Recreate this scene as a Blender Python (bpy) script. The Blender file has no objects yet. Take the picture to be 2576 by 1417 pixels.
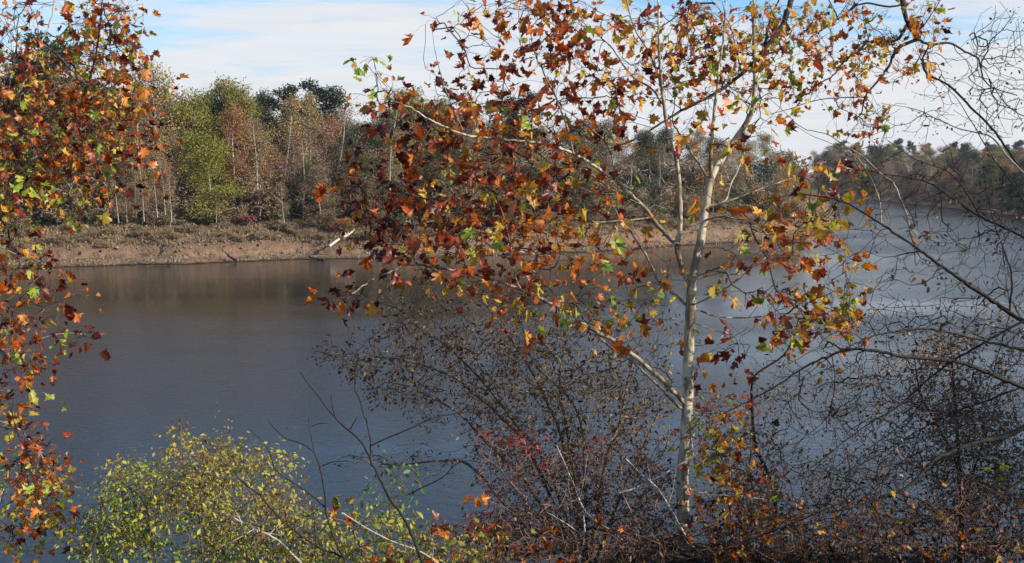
import bpy, math, random
import numpy as np
from mathutils import noise as mnoise, Vector
random.seed(7); RS = np.random.RandomState(11)
SC = bpy.context.scene; COL = SC.collection
R = math.radians
# ------------------------------------------------------------------ camera, sky, sun, exposure
F = 2528.0; PITCH = math.atan(268.5 / F); EYE = np.array([0., 0., 12.])
cam = bpy.data.objects.new('camera', bpy.data.cameras.new('camera')); COL.objects.link(cam); SC.camera = cam
cam.location = EYE; cam.rotation_euler = (math.pi / 2 - PITCH, 0, 0)
cam.data.sensor_width = 36; cam.data.lens = 36 * F / 2576; cam.data.clip_start = .1; cam.data.clip_end = 9000
SUN = np.array([.83, -.32, .46]); SUN /= np.linalg.norm(SUN)
EL = math.asin(SUN[2]); AZ = math.atan2(SUN[0], SUN[1])
sl = bpy.data.lights.new('sun', 'SUN'); so = bpy.data.objects.new('sun', sl); COL.objects.link(so)
sl.energy = 5.0; sl.angle = R(.5); sl.color = (1, .91, .76)
so.rotation_euler = Vector(SUN).to_track_quat('Z', 'Y').to_euler()
SC.view_settings.view_transform = 'Standard'; SC.view_settings.look = 'None'
SC.view_settings.exposure = .45; SC.view_settings.gamma = 1
SC.cycles.max_bounces = 6; SC.cycles.transparent_max_bounces = 4; SC.cycles.diffuse_bounces = 2
SC.cycles.glossy_bounces = 2; SC.cycles.transmission_bounces = 2; SC.cycles.caustics_reflective = False

class NT:
    def __init__(s, t): s.t = t; s.t.nodes.clear()
    def n(s, typ, ins=None, **kw):
        nd = s.t.nodes.new(typ)
        for k, v in kw.items(): setattr(nd, k, v)
        for k, v in (ins or {}).items():
            if isinstance(v, bpy.types.NodeSocket): s.t.links.new(v, nd.inputs[k])
            else: nd.inputs[k].default_value = v
        return nd
    def math(s, op, a, b=0., c=0., clamp=False):
        return s.n('ShaderNodeMath', {0: a, 1: b, 2: c}, operation=op, use_clamp=clamp).outputs[0]
    def ramp(s, f, stops, interp='LINEAR'):
        nd = s.n('ShaderNodeValToRGB', {0: f}); cr = nd.color_ramp; cr.interpolation = interp
        while len(cr.elements) < len(stops): cr.elements.new(.5)
        for e, (p, c) in zip(cr.elements, stops):
            e.position = p; e.color = (*c, 1) if hasattr(c, '__len__') else (c, c, c, 1)
        return nd.outputs[0]
    def mix(s, f, a, b, blend='MIX'):
        nd = s.n('ShaderNodeMix', data_type='RGBA', blend_type=blend)
        for i, v in ((0, f), (6, a), (7, b)):
            if isinstance(v, bpy.types.NodeSocket): s.t.links.new(v, nd.inputs[i])
            else: nd.inputs[i].default_value = v if i == 0 else (*v, 1)
        return nd.outputs[2]
    def noise(s, vec, scale, detail=4, rough=.55, dist=0.):
        return s.n('ShaderNodeTexNoise', {'Vector': vec, 'Scale': scale, 'Detail': detail, 'Roughness': rough, 'Distortion': dist}).outputs[0]

SKYOFF = (5., 13., 0.)
w = bpy.data.worlds.new('World'); SC.world = w; w.use_nodes = True
t = NT(w.node_tree)
sky = t.n('ShaderNodeTexSky', sky_type='NISHITA', sun_disc=False, sun_elevation=EL, sun_rotation=AZ, air_density=1.0, dust_density=.6, ozone_density=2.)
g = t.n('ShaderNodeTexCoord').outputs['Generated']
sp = t.n('ShaderNodeSeparateXYZ', {0: g}); z = t.math('MAXIMUM', sp.outputs[2], .02)
zz = t.math('ADD', z, .05)
cv = t.n('ShaderNodeCombineXYZ', {0: t.math('MULTIPLY', t.math('DIVIDE', sp.outputs[0], zz), .55), 1: t.math('DIVIDE', sp.outputs[1], zz), 2: 0.}).outputs[0]
cv = t.n('ShaderNodeVectorMath', {0: cv, 1: SKYOFF}, operation='ADD').outputs[0]
n1 = t.noise(cv, .55, 7, .56, .6); n2 = t.noise(cv, 2.6, 5, .6, 1.)
cl = t.math('ADD', t.math('MULTIPLY', n1, .8), t.math('MULTIPLY', n2, .2))
# thick veil low down, open blue sky higher up
fade = t.math('MULTIPLY_ADD', z, -1.7, t.math('MULTIPLY_ADD', sp.outputs[0], .04, .37))
cov = t.ramp(t.math('ADD', cl, fade), [(.48, .17), (.62, .93), (.72, 1.)])
ccol = t.ramp(n2, [(.3, (5.3, 5.5, 5.8)), (.7, (6.0, 6.1, 6.25))])
skc = t.mix(1., sky.outputs[0], (.62, 1.14, 1.50), 'MULTIPLY')
bg = t.n('ShaderNodeBackground', {0: t.mix(cov, skc, ccol), 1: .105})
t.t.links.new(bg.outputs[0], t.n('ShaderNodeOutputWorld').inputs[0])

# ------------------------------------------------------------------ helpers
cp, spn = math.cos(PITCH), math.sin(PITCH)
def P(px, py, d):
    a, b = (px - 1288) / F, (708.5 - py) / F
    return EYE + d * np.array([a, cp + b * spn, -spn + b * cp])
def PY(px, py, Y):
    a, b = (px - 1288) / F, (708.5 - py) / F
    return P(px, py, Y / (cp + b * spn))
def PW(px, py, z=0.):
    d = (P(px, py, 1) - EYE); return EYE + d * ((z - EYE[2]) / d[2])

def nrm(v): return v / np.maximum(np.linalg.norm(v, axis=-1, keepdims=True), 1e-9)
class MB:
    def __init__(s): s.v = []; s.f = []; s.t = []; s.nv = 0; s.mi = []; s.r = []
    def add(s, v, f, tone=0., mi=0, rim=0.):
        v = np.asarray(v, np.float32).reshape(-1, 3); s.r.append(np.broadcast_to(np.asarray(rim, np.float32), (len(v),))); f = np.asarray(f, np.int32)
        s.v.append(v); s.f.append(f + s.nv); s.nv += len(v)
        s.t.append(np.broadcast_to(np.asarray(tone, np.float32), (len(f),)))
        s.mi.append(np.full(len(f), mi, np.int32))
    def tube(s, pts, rad, n=4, tone=0., cap=False):
        pts = np.asarray(pts, float); m = len(pts)
        if m < 2: return
        rad = np.broadcast_to(np.asarray(rad, float), (m,))
        tg = nrm(np.gradient(pts, axis=0))
        ax = np.eye(3)[int(np.argmin(np.abs(tg.mean(0))))]
        a = nrm(np.cross(tg, ax)); b = np.cross(tg, a)
        th = np.arange(n) * 2 * math.pi / n
        v = pts[:, None] + rad[:, None, None] * (a[:, None] * np.cos(th)[None, :, None] + b[:, None] * np.sin(th)[None, :, None])
        i = np.arange(m - 1)[:, None] * n; j = np.arange(n)[None]; k = (j + 1) % n
        f = np.stack([i + j, i + k, i + n + k, i + n + j], -1).reshape(-1, 4)
        s.add(v, f, tone)
        if cap:
            for r0 in (0, (m - 1) * n):
                c = len(s.v); ring = np.arange(n)
                base = s.nv - m * n if c else 0
                f2 = np.array([[0, 1 + q, 1 + (q + 1) % n, 1 + (q + 1) % n] for q in range(n)])
                vv = np.vstack([pts[0 if r0 == 0 else -1], v.reshape(-1, 3)[r0:r0 + n]])
                s.add(vv, f2[:, [0, 1, 2]], tone)
    def build(s, name, mat, parent=None, origin=(0, 0, 0), smooth=False):
        me = s.mesh(name, mat, origin, smooth)
        return link(name, me, parent)
    def mesh(s, name, mat, origin=(0, 0, 0), smooth=False):
        me = bpy.data.meshes.new(name)
        V = np.concatenate(s.v) - np.asarray(origin, np.float32)
        tot = sum(f.size for f in s.f); nf = sum(len(f) for f in s.f)
        lv = np.concatenate([f.ravel() for f in s.f]); ls = np.concatenate([np.full(len(f), f.shape[1]) for f in s.f])
        st = np.concatenate([[0], np.cumsum(ls)[:-1]])
        me.vertices.add(len(V)); me.vertices.foreach_set('co', V.astype(np.float32).ravel())
        me.loops.add(tot); me.loops.foreach_set('vertex_index', lv.astype(np.int32))
        me.polygons.add(nf); me.polygons.foreach_set('loop_start', st.astype(np.int32)); me.polygons.foreach_set('loop_total', ls.astype(np.int32))
        if smooth: me.polygons.foreach_set('use_smooth', np.ones(nf, bool))
        at = me.attributes.new('tone', 'FLOAT', 'FACE'); at.data.foreach_set('value', np.concatenate(s.t).astype(np.float32))
        at = me.attributes.new('rim', 'FLOAT', 'POINT'); at.data.foreach_set('value', np.concatenate(s.r).astype(np.float32))
        for m in (mat if isinstance(mat, (list, tuple)) else [mat]): me.materials.append(m)
        me.polygons.foreach_set('material_index', np.concatenate(s.mi))
        me.update(calc_edges=True); return me
def link(name, data, parent=None):
    o = bpy.data.objects.new(name, data); COL.objects.link(o)
    if parent is not None: o.parent = parent
    return o
def tag(o, label, cat, group=None):
    o['label'] = label; o['category'] = cat
    if group: o['group'] = group
    return o
def thing(name, loc, label, cat, group=None, rz=0., sc=(1, 1, 1)):
    o = link(name, None); o.location = loc; o.rotation_euler = (0, 0, rz); o.scale = sc
    return tag(o, label, cat, group)
def setting(o, kind='structure'): o['kind'] = kind; return o

def smooth_line(pts, k=6):
    pts = np.asarray(pts, float)
    if len(pts) < 3:
        return np.array([pts[0] + (pts[-1] - pts[0]) * u for u in np.linspace(0, 1, k + 1)])
    q = np.vstack([2 * pts[0] - pts[1], pts, 2 * pts[-1] - pts[-2]]); out = []
    for i in range(1, len(q) - 2):
        for u in np.arange(k) / k:
            a, b, c, d = q[i - 1], q[i], q[i + 1], q[i + 2]
            out.append(.5 * (2 * b + (c - a) * u + (2 * a - 5 * b + 4 * c - d) * u * u + (3 * b - a - 3 * c + d) * u ** 3))
    out.append(q[-2]); return np.array(out)
def limb(pp, d0, d1, w0, w1, wob=.0, k=5):
    """a limb seen through the points pp, running from depth d0 to d1; w = thickness in photo px"""
    n = len(pp); d = np.linspace(d0, d1, n) + (np.sin(np.linspace(0, 5, n) + RS.rand() * 6) * wob if wob else 0)
    if wob: d[0] = d0
    pts = smooth_line([P(x, y, dd) for (x, y), dd in zip(pp, d)], k)
    m = len(pts); L = np.linspace(0, 1, m)
    pts[1:] += RS.normal(0, 1, (m - 1, 3)) * (.0035 * min(1., w0 / 8) if w0 < 14.5 else .002)
    rad = (w0 + (w1 - w0) * L) / 2 * np.linspace(d0, d1, m) / F
    return pts, rad
def grow(limbs, att, rt=.0022, step=4, wig=.10, ex=.45, fwd=.4, rmax=.03, bend=.18, droop=0.):
    """joins every point of att to the nearest limb or twig already grown; returns twig polylines with radii and tip directions"""
    seeds = np.concatenate([l[0] for l in limbs]); dirs = np.concatenate([nrm(np.gradient(l[0], axis=0)) for l in limbs])
    n0 = len(seeds); cap = n0 + len(att) * step
    X = np.zeros((cap, 3)); D = np.zeros((cap, 3)); par = np.full(cap, -1); X[:n0] = seeds; D[:n0] = dirs; n = n0
    dm = np.array([np.min(((seeds - a) ** 2).sum(1)) for a in att]); paths = []; tips = np.zeros((len(att), 3))
    for a in np.argsort(dm):
        v = att[a] - X[:n]; L = np.linalg.norm(v, axis=1) + 1e-6
        sc = L * (1 + fwd - fwd * (v * D[:n]).sum(1) / L); i = int(np.argmin(sc)); l = L[i]
        c = X[i] + D[i] * l * bend + np.array([0, 0, droop * l]); tt = np.arange(1, step + 1)[:, None] / step
        q = (1 - tt) ** 2 * X[i] + 2 * tt * (1 - tt) * c + tt ** 2 * att[a]
        q[:-1] += RS.normal(0, wig * l / step, (step - 1, 3))
        X[n:n + step] = q; full = np.vstack([X[i], q]); D[n:n + step] = nrm(np.diff(full, axis=0))
        par[n] = i; par[n + 1:n + step] = np.arange(n, n + step - 1)
        paths.append((i, n)); tips[a] = D[n + step - 1]; n += step
    cnt = np.zeros(n)
    for i in range(n - 1, n0 - 1, -1):
        if i == n - 1 or cnt[i] == 0: cnt[i] = 1
        if par[i] >= 0: cnt[par[i]] += cnt[i]
    rad = np.minimum(rt * np.maximum(cnt, 1) ** ex, rmax)
    return [(np.vstack([X[i], X[k:k + step]]), np.concatenate([[rad[k]], rad[k:k + step]])) for i, k in paths], tips
def twigs(mb, paths, tone=0., n=3, jit=0.):
    for p, r in paths: mb.tube(p, r, 5 if r[0] > .006 else n, tone + (RS.rand() - .5) * jit)

def leaf_templates(kind):
    out = []
    for q in range(12):
        if kind == 'lobed':
            ang = [-100, -72, -58, -38, -22, 0, 18, 34, 48, 62, 76, 90]
            rad = [.30, .62, .46, .92, .58, .74, .66, .48, .72, .84, .78, 1.12]
            half = [(math.cos(R(a)) * r, math.sin(R(a)) * r) for a, r in zip(ang, rad)]
            half = [(x * .52 * k_, y * .52 * k_ + .12) for (x, y), k_ in zip(half, RS.uniform(.78, 1.18, 12))]
            ring = half[:-1] + [(0, half[-1][1])] + [(-x * k_, y * (1 + (k_ - 1) * .5)) for (x, y), k_ in zip(half[:-1], RS.uniform(.75, 1.2, 11))][::-1]
        elif kind == 'oval':
            ring = [(0, -.5), (.19, -.25), (.24, .03), (.15, .3), (0, .52), (-.15, .3), (-.24, .03), (-.19, -.25)]
        elif kind == 'broad':
            ring = [(0, -.4), (.3, -.4), (.46, -.12), (.36, .2), (.16, .38), (0, .55), (-.16, .38), (-.36, .2), (-.46, -.12), (-.3, -.4)]
        else:
            ring = [(0, -.5), (.3, -.1), (.12, .4), (-.14, .45), (-.3, .02)]
        ring = np.array(ring); k = len(ring); v = np.zeros((k + 1, 3)); v[1:, :2] = ring; v[0, :2] = (0, -.02)
        cu = RS.uniform(-.9, .9); fo = RS.uniform(.1, .9) * (1 if kind != 'clump' else .5); r2 = (v[:, :2] ** 2).sum(1)
        big = 1.7 if kind == 'lobed' else 1.; v[:, 2] = big * (cu * .55 * v[:, 1] ** 2 + fo * np.abs(v[:, 0]) * .55) + (RS.normal(0, .05, k + 1) if kind == 'lobed' else 0)
        if cu > 0: v[:, 1] *= 1 - .25 * abs(cu)
        f = np.array([[0, 1 + i, 1 + (i + 1) % k] for i in range(k)]); out.append((v, f))
    return out
TPL = {k: leaf_templates(k) for k in ('lobed', 'oval', 'broad', 'clump')}
def rots(nv, up):
    z = nrm(nv); x = nrm(np.cross(up, z)); y = np.cross(z, x); return np.stack([x, y, z], -1)
def leaves(mb, pos, size, tone, kind='lobed', tip=None, hang=.5, flat=.6):
    """one leaf per position; tip = growing direction, hang = how far blades droop"""
    N = len(pos)
    if N == 0: return
    d = RS.normal(0, 1, (N, 3)); d = nrm(d)
    if tip is not None: d = nrm(d + .8 * tip)
    d = nrm(d + np.array([0, 0, -hang]))
    nv = RS.normal(0, 1, (N, 3)) + np.array([.35, -.35, flat]); nv = nrm(nv - (nv * d).sum(1, keepdims=True) * d)
    Rm = rots(nv, np.cross(nv, nrm(np.cross(d, nv)))); x = nrm(np.cross(d, nv)); Rm = np.stack([x, d, nv], -1)
    size = np.broadcast_to(size, (N,)); tone = np.broadcast_to(tone, (N,)); which = RS.randint(0, 12, N)
    for q in range(12):
        m = which == q; c = int(m.sum())
        if not c: continue
        tv, tf = TPL[kind][q]; k = len(tv); asp = RS.uniform(.6, 1.12, (c, 1))
        loc = np.repeat(tv[None], c, 0); loc[:, :, 0] *= asp; loc[:, :, 2] *= RS.uniform(.3, 1.6, (c, 1))
        loc[:, :, 1] += .45
        v = np.einsum('nij,nkj->nki', Rm[m], loc) * size[m][:, None, None] + pos[m][:, None]
        f = (tf[None] + (np.arange(c) * k)[:, None, None]).reshape(-1, 3)
        rm = np.repeat(RS.uniform(.1, 1.3, (c, 1)), k, 1) * RS.uniform(.5, 1.2, (c, k)); rm[:, 0] = 0; mb.add(v, f, np.repeat(tone[m], len(tf)), rim=rm.ravel())
def blobs(bl, d0, dd, mul=1., tonesd=.16):
    """bl rows: x y rx ry n tone -> points in space, with a tone each"""
    A, T = [], []
    for b in bl:
        x, y, rx, ry, n, tn = b[:6]; dc = b[6] if len(b) > 6 else d0; n = max(1, int(round(n * mul)))
        a = RS.rand(n) * 2 * math.pi; r = RS.rand(n) ** .55
        dep = RS.normal(dc, dd, n).clip(dc - 2 * dd, dc + 2 * dd)
        for i in range(n):
            A.append(P(x + math.cos(a[i]) * r[i] * rx * 1.12, y + math.sin(a[i]) * r[i] * ry * 1.12, dep[i])); T.append(tn + RS.normal(.03, tonesd))
    return np.array(A), np.clip(np.array(T), 0, 1)

# ------------------------------------------------------------------ materials
def mat(name):
    m = bpy.data.materials.new(name); m.use_nodes = True; return m, NT(m.node_tree)
def finish(t, sh, bump=None): t.t.links.new(sh, t.n('ShaderNodeOutputMaterial').inputs[0])
def leaf_mat(name, stops, trans=.38, rough=.55, var=.35, spots=0., rimk=.16):
    m, t = mat(name)
    tone = t.n('ShaderNodeAttribute', attribute_name='tone').outputs['Fac']
    rnd = t.n('ShaderNodeNewGeometry').outputs['Random Per Island']
    oc = t.n('ShaderNodeTexCoord').outputs['Object']
    f = t.math('ADD', tone, t.math('MULTIPLY', t.math('SUBTRACT', rnd, .5), .18), clamp=True)
    if spots: f = t.math('SUBTRACT', f, t.math('MULTIPLY', t.math('SUBTRACT', t.noise(oc, 28., 3), .45, clamp=True), spots), clamp=True)
    rim = t.n('ShaderNodeAttribute', attribute_name='rim').outputs['Fac']
    f = t.math('SUBTRACT', f, t.math('MULTIPLY', t.math('MULTIPLY', rim, rim), rimk), clamp=True)
    c = t.ramp(f, stops)
    v = t.math('MULTIPLY_ADD', t.math('FRACT', t.math('MULTIPLY', rnd, 37.)), var, 1 - var * .6)
    c = t.mix(1., c, t.n('ShaderNodeCombineColor', {0: v, 1: v, 2: v}).outputs[0], 'MULTIPLY')
    p = t.n('ShaderNodeBsdfPrincipled', {'Base Color': c, 'Roughness': rough, 'Specular IOR Level': .5})
    tr = t.n('ShaderNodeBsdfTranslucent', {0: t.mix(1., c, (1.25, 1.05, .7), 'MULTIPLY')})
    finish(t, t.n('ShaderNodeMixShader', {0: trans, 1: p.outputs[0], 2: tr.outputs[0]}).outputs[0]); return m
FALL = [(0, (.085, .014, .008)), (.16, (.23, .030, .009)), (.30, (.44, .085, .012)), (.44, (.58, .17, .02)), (.58, (.66, .36, .05)), (.72, (.50, .46, .06)), (.86, (.28, .38, .04)), (1, (.10, .22, .025))]
M_FALL = leaf_mat('sycamore_leaf', FALL, .42, .42, .55, .7, .22)
M_BRUSH = leaf_mat('shaded_brush_leaf', [(0, (.02, .012, .01)), (.35, (.08, .04, .02)), (.6, (.26, .09, .03)), (.85, (.20, .15, .04)), (1, (.08, .12, .03))], .25)  # small-leaf colours darkened; shade of the undergrowth put into the palette
M_SMALL = leaf_mat('small_leaf', [(0, (.035, .018, .014)), (.3, (.12, .055, .025)), (.55, (.27, .15, .045)), (.8, (.30, .27, .05)), (1, (.12, .17, .03))], .3)
M_YG = leaf_mat('yellow_green_leaf', [(0, (.10, .035, .02)), (.2, (.22, .10, .03)), (.42, (.42, .32, .04)), (.62, (.46, .44, .055)), (.8, (.20, .30, .035)), (1, (.06, .15, .02))], .35)
M_RED = leaf_mat('red_leaf', [(0, (.10, .01, .015)), (.5, (.34, .03, .035)), (1, (.42, .10, .05))], .35)
def wood_mat(name, a, b, scale=14., rough=.85, sc2=None, patch=None, bump=.3):
    m, t = mat(name); oc = t.n('ShaderNodeTexCoord').outputs['Object']
    mp = t.n('ShaderNodeMapping', {0: oc, 3: (1, 1, .35)}).outputs[0]
    n = t.noise(mp, scale, 6, .6); c = t.ramp(n, [(.35, a), (.62, b)])
    if patch:
        c = t.mix(t.ramp(t.noise(mp, scale * .6, 3, .6, 2.), [(.52, 0.), (.55, .75)]), c, (.34, .29, .17))
        v = t.noise(mp, scale * .45, 4, .7, 1.5); c = t.mix(t.ramp(v, [(.50, 0.), (.56, 1.)]), c, patch)
    bp = t.n('ShaderNodeBump', {'Strength': bump, 'Distance': .01, 'Height': n}).outputs[0]
    p = t.n('ShaderNodeBsdfPrincipled', {'Base Color': c, 'Roughness': rough, 'Normal': bp, 'Specular IOR Level': .25})
    finish(t, p.outputs[0]); return m
M_SYC = wood_mat('sycamore_bark', (.42, .36, .26), (.64, .57, .43), 9., .7, patch=(.20, .15, .10))
M_SYCB = wood_mat('sycamore_bark_lower', (.36, .31, .21), (.60, .54, .40), 9., .8, patch=(.16, .12, .085), bump=.5)
M_LIMB = wood_mat('limb_bark', (.22, .17, .12), (.46, .39, .29), 16., patch=(.14, .10, .07))
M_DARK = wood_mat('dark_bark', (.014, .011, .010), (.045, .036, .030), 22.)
M_TWIG = wood_mat('twig_bark', (.09, .06, .045), (.20, .145, .11), 30.)
M_REDTWIG = wood_mat('bramble_bark', (.085, .045, .032), (.20, .115, .08), 30.)
M_BRAM = wood_mat('bramble_bark_lit', (.14, .075, .055), (.32, .20, .14), 30.)  # bramble bark lightened, standing in for sun that the brush blocks
M_VINE = wood_mat('dry_vine_bark', (.20, .14, .10), (.36, .27, .20), 30.)
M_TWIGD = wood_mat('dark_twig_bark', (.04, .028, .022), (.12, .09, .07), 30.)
M_PALE = wood_mat('pale_dead_wood', (.34, .29, .24), (.60, .54, .46), 20.)
M_FARW = wood_mat('far_pale_bark', (.34, .31, .27), (.66, .62, .55), 1.2)
M_FARG = wood_mat('far_grey_bark', (.22, .18, .14), (.44, .37, .30), 1.2)
def terrain_mat():
    m, t = mat('bank_soil'); geo = t.n('ShaderNodeNewGeometry').outputs['Position']; z = t.n('ShaderNodeSeparateXYZ', {0: geo}).outputs[2]
    n = t.noise(geo, .9, 10, .74); n3 = t.noise(geo, 4., 6, .7); n2 = t.noise(geo, .16, 4)
    mud = t.ramp(n, [(.3, (.10, .058, .035)), (.46, (.21, .128, .078)), (.60, (.31, .20, .125)), (.75, (.42, .30, .20))])
    litter = t.ramp(t.math('ADD', t.math('MULTIPLY', n3, .6), t.math('MULTIPLY', n2, .4)), [(.34, (.06, .036, .024)), (.45, (.16, .10, .065)), (.55, (.26, .168, .108)), (.68, (.20, .16, .07))])
    wet = t.ramp(t.math('ADD', z, t.math('MULTIPLY', n, .25)), [(.14, (.11, .08, .055)), (.40, (1, 1, 1))])
    h = t.math('ADD', z, t.math('MULTIPLY', t.math('SUBTRACT', n, .5), 2.4))
    f = t.ramp(t.math('DIVIDE', h, 6.), [(.22, 0.), (.36, 1.)])
    c = t.mix(f, t.mix(1., mud, wet, 'MULTIPLY'), litter)
    bp = t.n('ShaderNodeBump', {'Strength': 1., 'Distance': .5, 'Height': t.math('ADD', n, t.math('MULTIPLY', n3, .5))}).outputs[0]
    finish(t, t.n('ShaderNodeBsdfPrincipled', {'Base Color': c, 'Roughness': .95, 'Normal': bp, 'Specular IOR Level': .15}).outputs[0]); return m
M_SOIL = terrain_mat()
def near_mat():
    m, t = mat('near_soil'); geo = t.n('ShaderNodeNewGeometry').outputs['Position']
    c = t.ramp(t.noise(geo, 9., 8, .7), [(.35, (.018, .013, .009)), (.55, (.06, .04, .025)), (.72, (.12, .075, .04))])
    bp = t.n('ShaderNodeBump', {'Strength': 1., 'Distance': .04, 'Height': t.noise(geo, 20., 6, .7)}).outputs[0]
    finish(t, t.n('ShaderNodeBsdfPrincipled', {'Base Color': c, 'Roughness': .95, 'Normal': bp, 'Specular IOR Level': .1}).outputs[0]); return m
M_NEAR = near_mat()
def water_mat():
    m, t = mat('river_water'); geo = t.n('ShaderNodeNewGeometry').outputs['Position']
    def mp(s, r): return t.n('ShaderNodeMapping', {0: geo, 2: (0, 0, r), 3: s}).outputs[0]
    a = t.noise(mp((1., 1.9, 1), R(25)), 1.5, 5, .6, .4)          # wavelets about half a metre long
    b = t.noise(mp((1., 2.0, 1), R(12)), 5.5, 3, .6)
    lg = t.noise(mp((.6, 1.5, 1), R(20)), .22, 3, .5)
    calm = t.ramp(t.noise(mp((.5, 2.0, 1), R(15)), .025, 3, .5), [(.38, .30), (.6, 1.)])
    h = t.math('ADD', t.math('MULTIPLY', a, .060), t.math('ADD', t.math('MULTIPLY', b, .020), t.math('MULTIPLY', lg, .08)))
    sx = t.n('ShaderNodeSeparateXYZ', {0: geo}).outputs      # still water in the lee of the far bank
    yy = t.math('ADD', sx[1], t.math('MULTIPLY', t.math('SUBTRACT', t.noise(mp((.5, 1.5, 1), 0), .06, 3), .5), 34.))
    lee = t.math('MULTIPLY', t.ramp(t.math('MULTIPLY', yy, .005), [(.36, 0.), (.52, 1.)]), t.ramp(t.math('MULTIPLY', sx[0], .01), [(.30, 1.), (.62, 0.)]))
    calm = t.math('MULTIPLY', calm, t.math('MULTIPLY_ADD', lee, -.62, 1.))
    bp = t.n('ShaderNodeBump', {'Strength': t.math('MULTIPLY', calm, t.ramp(t.math('MULTIPLY_ADD', t.n('ShaderNodeSeparateXYZ', {0: geo}).outputs[0], .01, .0), [(.06, .9), (.6, 1.25)])), 'Distance': 1., 'Height': h}).outputs[0]
    p = t.n('ShaderNodeBsdfPrincipled', {'Base Color': (.024, .024, .022, 1), 'Roughness': .06, 'IOR': 1.333, 'Normal': bp})
    finish(t, p.outputs[0]); return m
M_WATER = water_mat()

# ------------------------------------------------------------------ setting: river, far bank, near bank
SH = [(-900, 705), (-300, 690), (0, 676), (200, 671), (430, 666), (620, 658), (760, 652), (850, 652), (1000, 652), (1200, 646), (1500, 633), (1700, 620), (1900, 607), (2040, 594), (2095, 586), (2115, 574), (2120, 560), (2105, 530), (2085, 505), (2066, 493), (2110, 496), (2200, 505), (2350, 520), (2576, 548), (2900, 590), (3400, 640)]
SHW = np.array([PW(x, y)[:2] for x, y in SH])
POLY = np.vstack([SHW, [[4000, 260], [4000, 4000], [-4000, 4000], [-4000, 100]]])
def sdist(X, Y):
    q = np.stack([X, Y], -1).reshape(-1, 2); best = np.full(len(q), 1e18)
    for a, b in zip(SHW[:-1], SHW[1:]):
        ab = b - a; u = np.clip(((q - a) @ ab) / (ab @ ab), 0, 1); best = np.minimum(best, ((q - a - u[:, None] * ab) ** 2).sum(1))
    ins = np.zeros(len(q), bool)
    for a, b in zip(POLY, np.roll(POLY, -1, 0)):
        c = (a[1] > q[:, 1]) != (b[1] > q[:, 1]); xx = (b[0] - a[0]) * (q[:, 1] - a[1]) / (b[1] - a[1] + 1e-12) + a[0]
        ins ^= c & (q[:, 0] < xx)
    return (np.sqrt(best) * np.where(ins, 1, -1)).reshape(np.shape(X))
def fbm(x, y, s, o=4, seed=0.): return mnoise.fractal(Vector((x * s, y * s, seed)), .9, 2.1, o)
PX = [-60, -6, 0, 2.5, 4.6, 5.1, 8.2, 13, 20, 30, 60, 120, 500]; PZ = [-6, -1.2, 0, .35, .8, 2.1, 3.0, 4.3, 6.0, 6.8, 7.4, 8.5, 12]
def far_z(x, y, sd=None):
    if sd is None: sd = float(sdist(np.array([x]), np.array([y]))[0])
    s = sd + fbm(x, y, .09, 4) * 1.6 + fbm(x, y, .5, 3, 3.) * .75
    z = float(np.interp(s, PX, PZ)); k = min(1., max(0, (s - 1) / 5))
    z += k * (fbm(x, y, .22, 4, 7.) * .45 + fbm(x, y, .9, 3, 9.) * .16)
    return z
gx = np.concatenate([np.linspace(-1500, -160, 10), np.arange(-150, 150, 1.1), np.arange(150, 420, 6), np.linspace(430, 1500, 8)])
gy = np.concatenate([np.linspace(60, 118, 8), np.arange(120, 200, .9), np.arange(200, 262, 1.8), np.arange(264, 700, 9), np.linspace(720, 2000, 8)])
GX, GY = np.meshgrid(gx, gy); SD = sdist(GX, GY); GZ = np.zeros_like(GX)
for i in range(GX.shape[0]):
    for j in range(GX.shape[1]): GZ[i, j] = far_z(GX[i, j], GY[i, j], SD[i, j]) if -12 < SD[i, j] < 90 else float(np.interp(SD[i, j], PX, PZ))
def grid_mb(GX, GY, GZ):
    mb = MB(); h, wd = GX.shape; i = np.arange(h - 1)[:, None] * wd; j = np.arange(wd - 1)[None]
    mb.add(np.stack([GX, GY, GZ], -1), np.stack([i + j, i + j + 1, i + wd + j + 1, i + wd + j], -1).reshape(-1, 4)); return mb
setting(grid_mb(GX, GY, GZ).build('far_bank', M_SOIL, smooth=True))
wx = MB(); wx.add([[-1500, -40, 0], [1500, -40, 0], [1500, 2000, 0], [-1500, 2000, 0]], [[0, 1, 2, 3]]); setting(wx.build('river', M_WATER))
def near_z(x, y):
    edge = np.interp(x, [-9, -4, -1.5, 0, 1.5, 4, 9], [6.5, 7.2, 8.0, 9.6, 10.6, 10.2, 9.5])
    top = np.interp(x, [-9, -4, -1, .5, 2, 5, 9], [7.9, 7.7, 7.6, 7.85, 8.1, 7.9, 7.9])
    z = 10.4 + (top - 10.4) * min(1, max(y, 0) / edge) if y < edge else top - (y - edge) * .62
    return max(z, -3.) + fbm(x, y, .6, 4, 2.) * .12
nx = np.concatenate([np.linspace(-400, -25, 20), np.arange(-24, 24.1, .4), np.linspace(25, 400, 20)]); ny = np.concatenate([[-400, -100, -30, -10], np.arange(-4, 32, .4)])
NX, NY = np.meshgrid(nx, ny); NZ = np.vectorize(near_z)(NX, NY)
setting(grid_mb(NX, NY, NZ).build('near_bank', M_NEAR, smooth=True))
def on_near(px, d):
    p = P(px, 1400, d); return np.array([p[0], p[1], near_z(p[0], p[1]) - .05])

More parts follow.
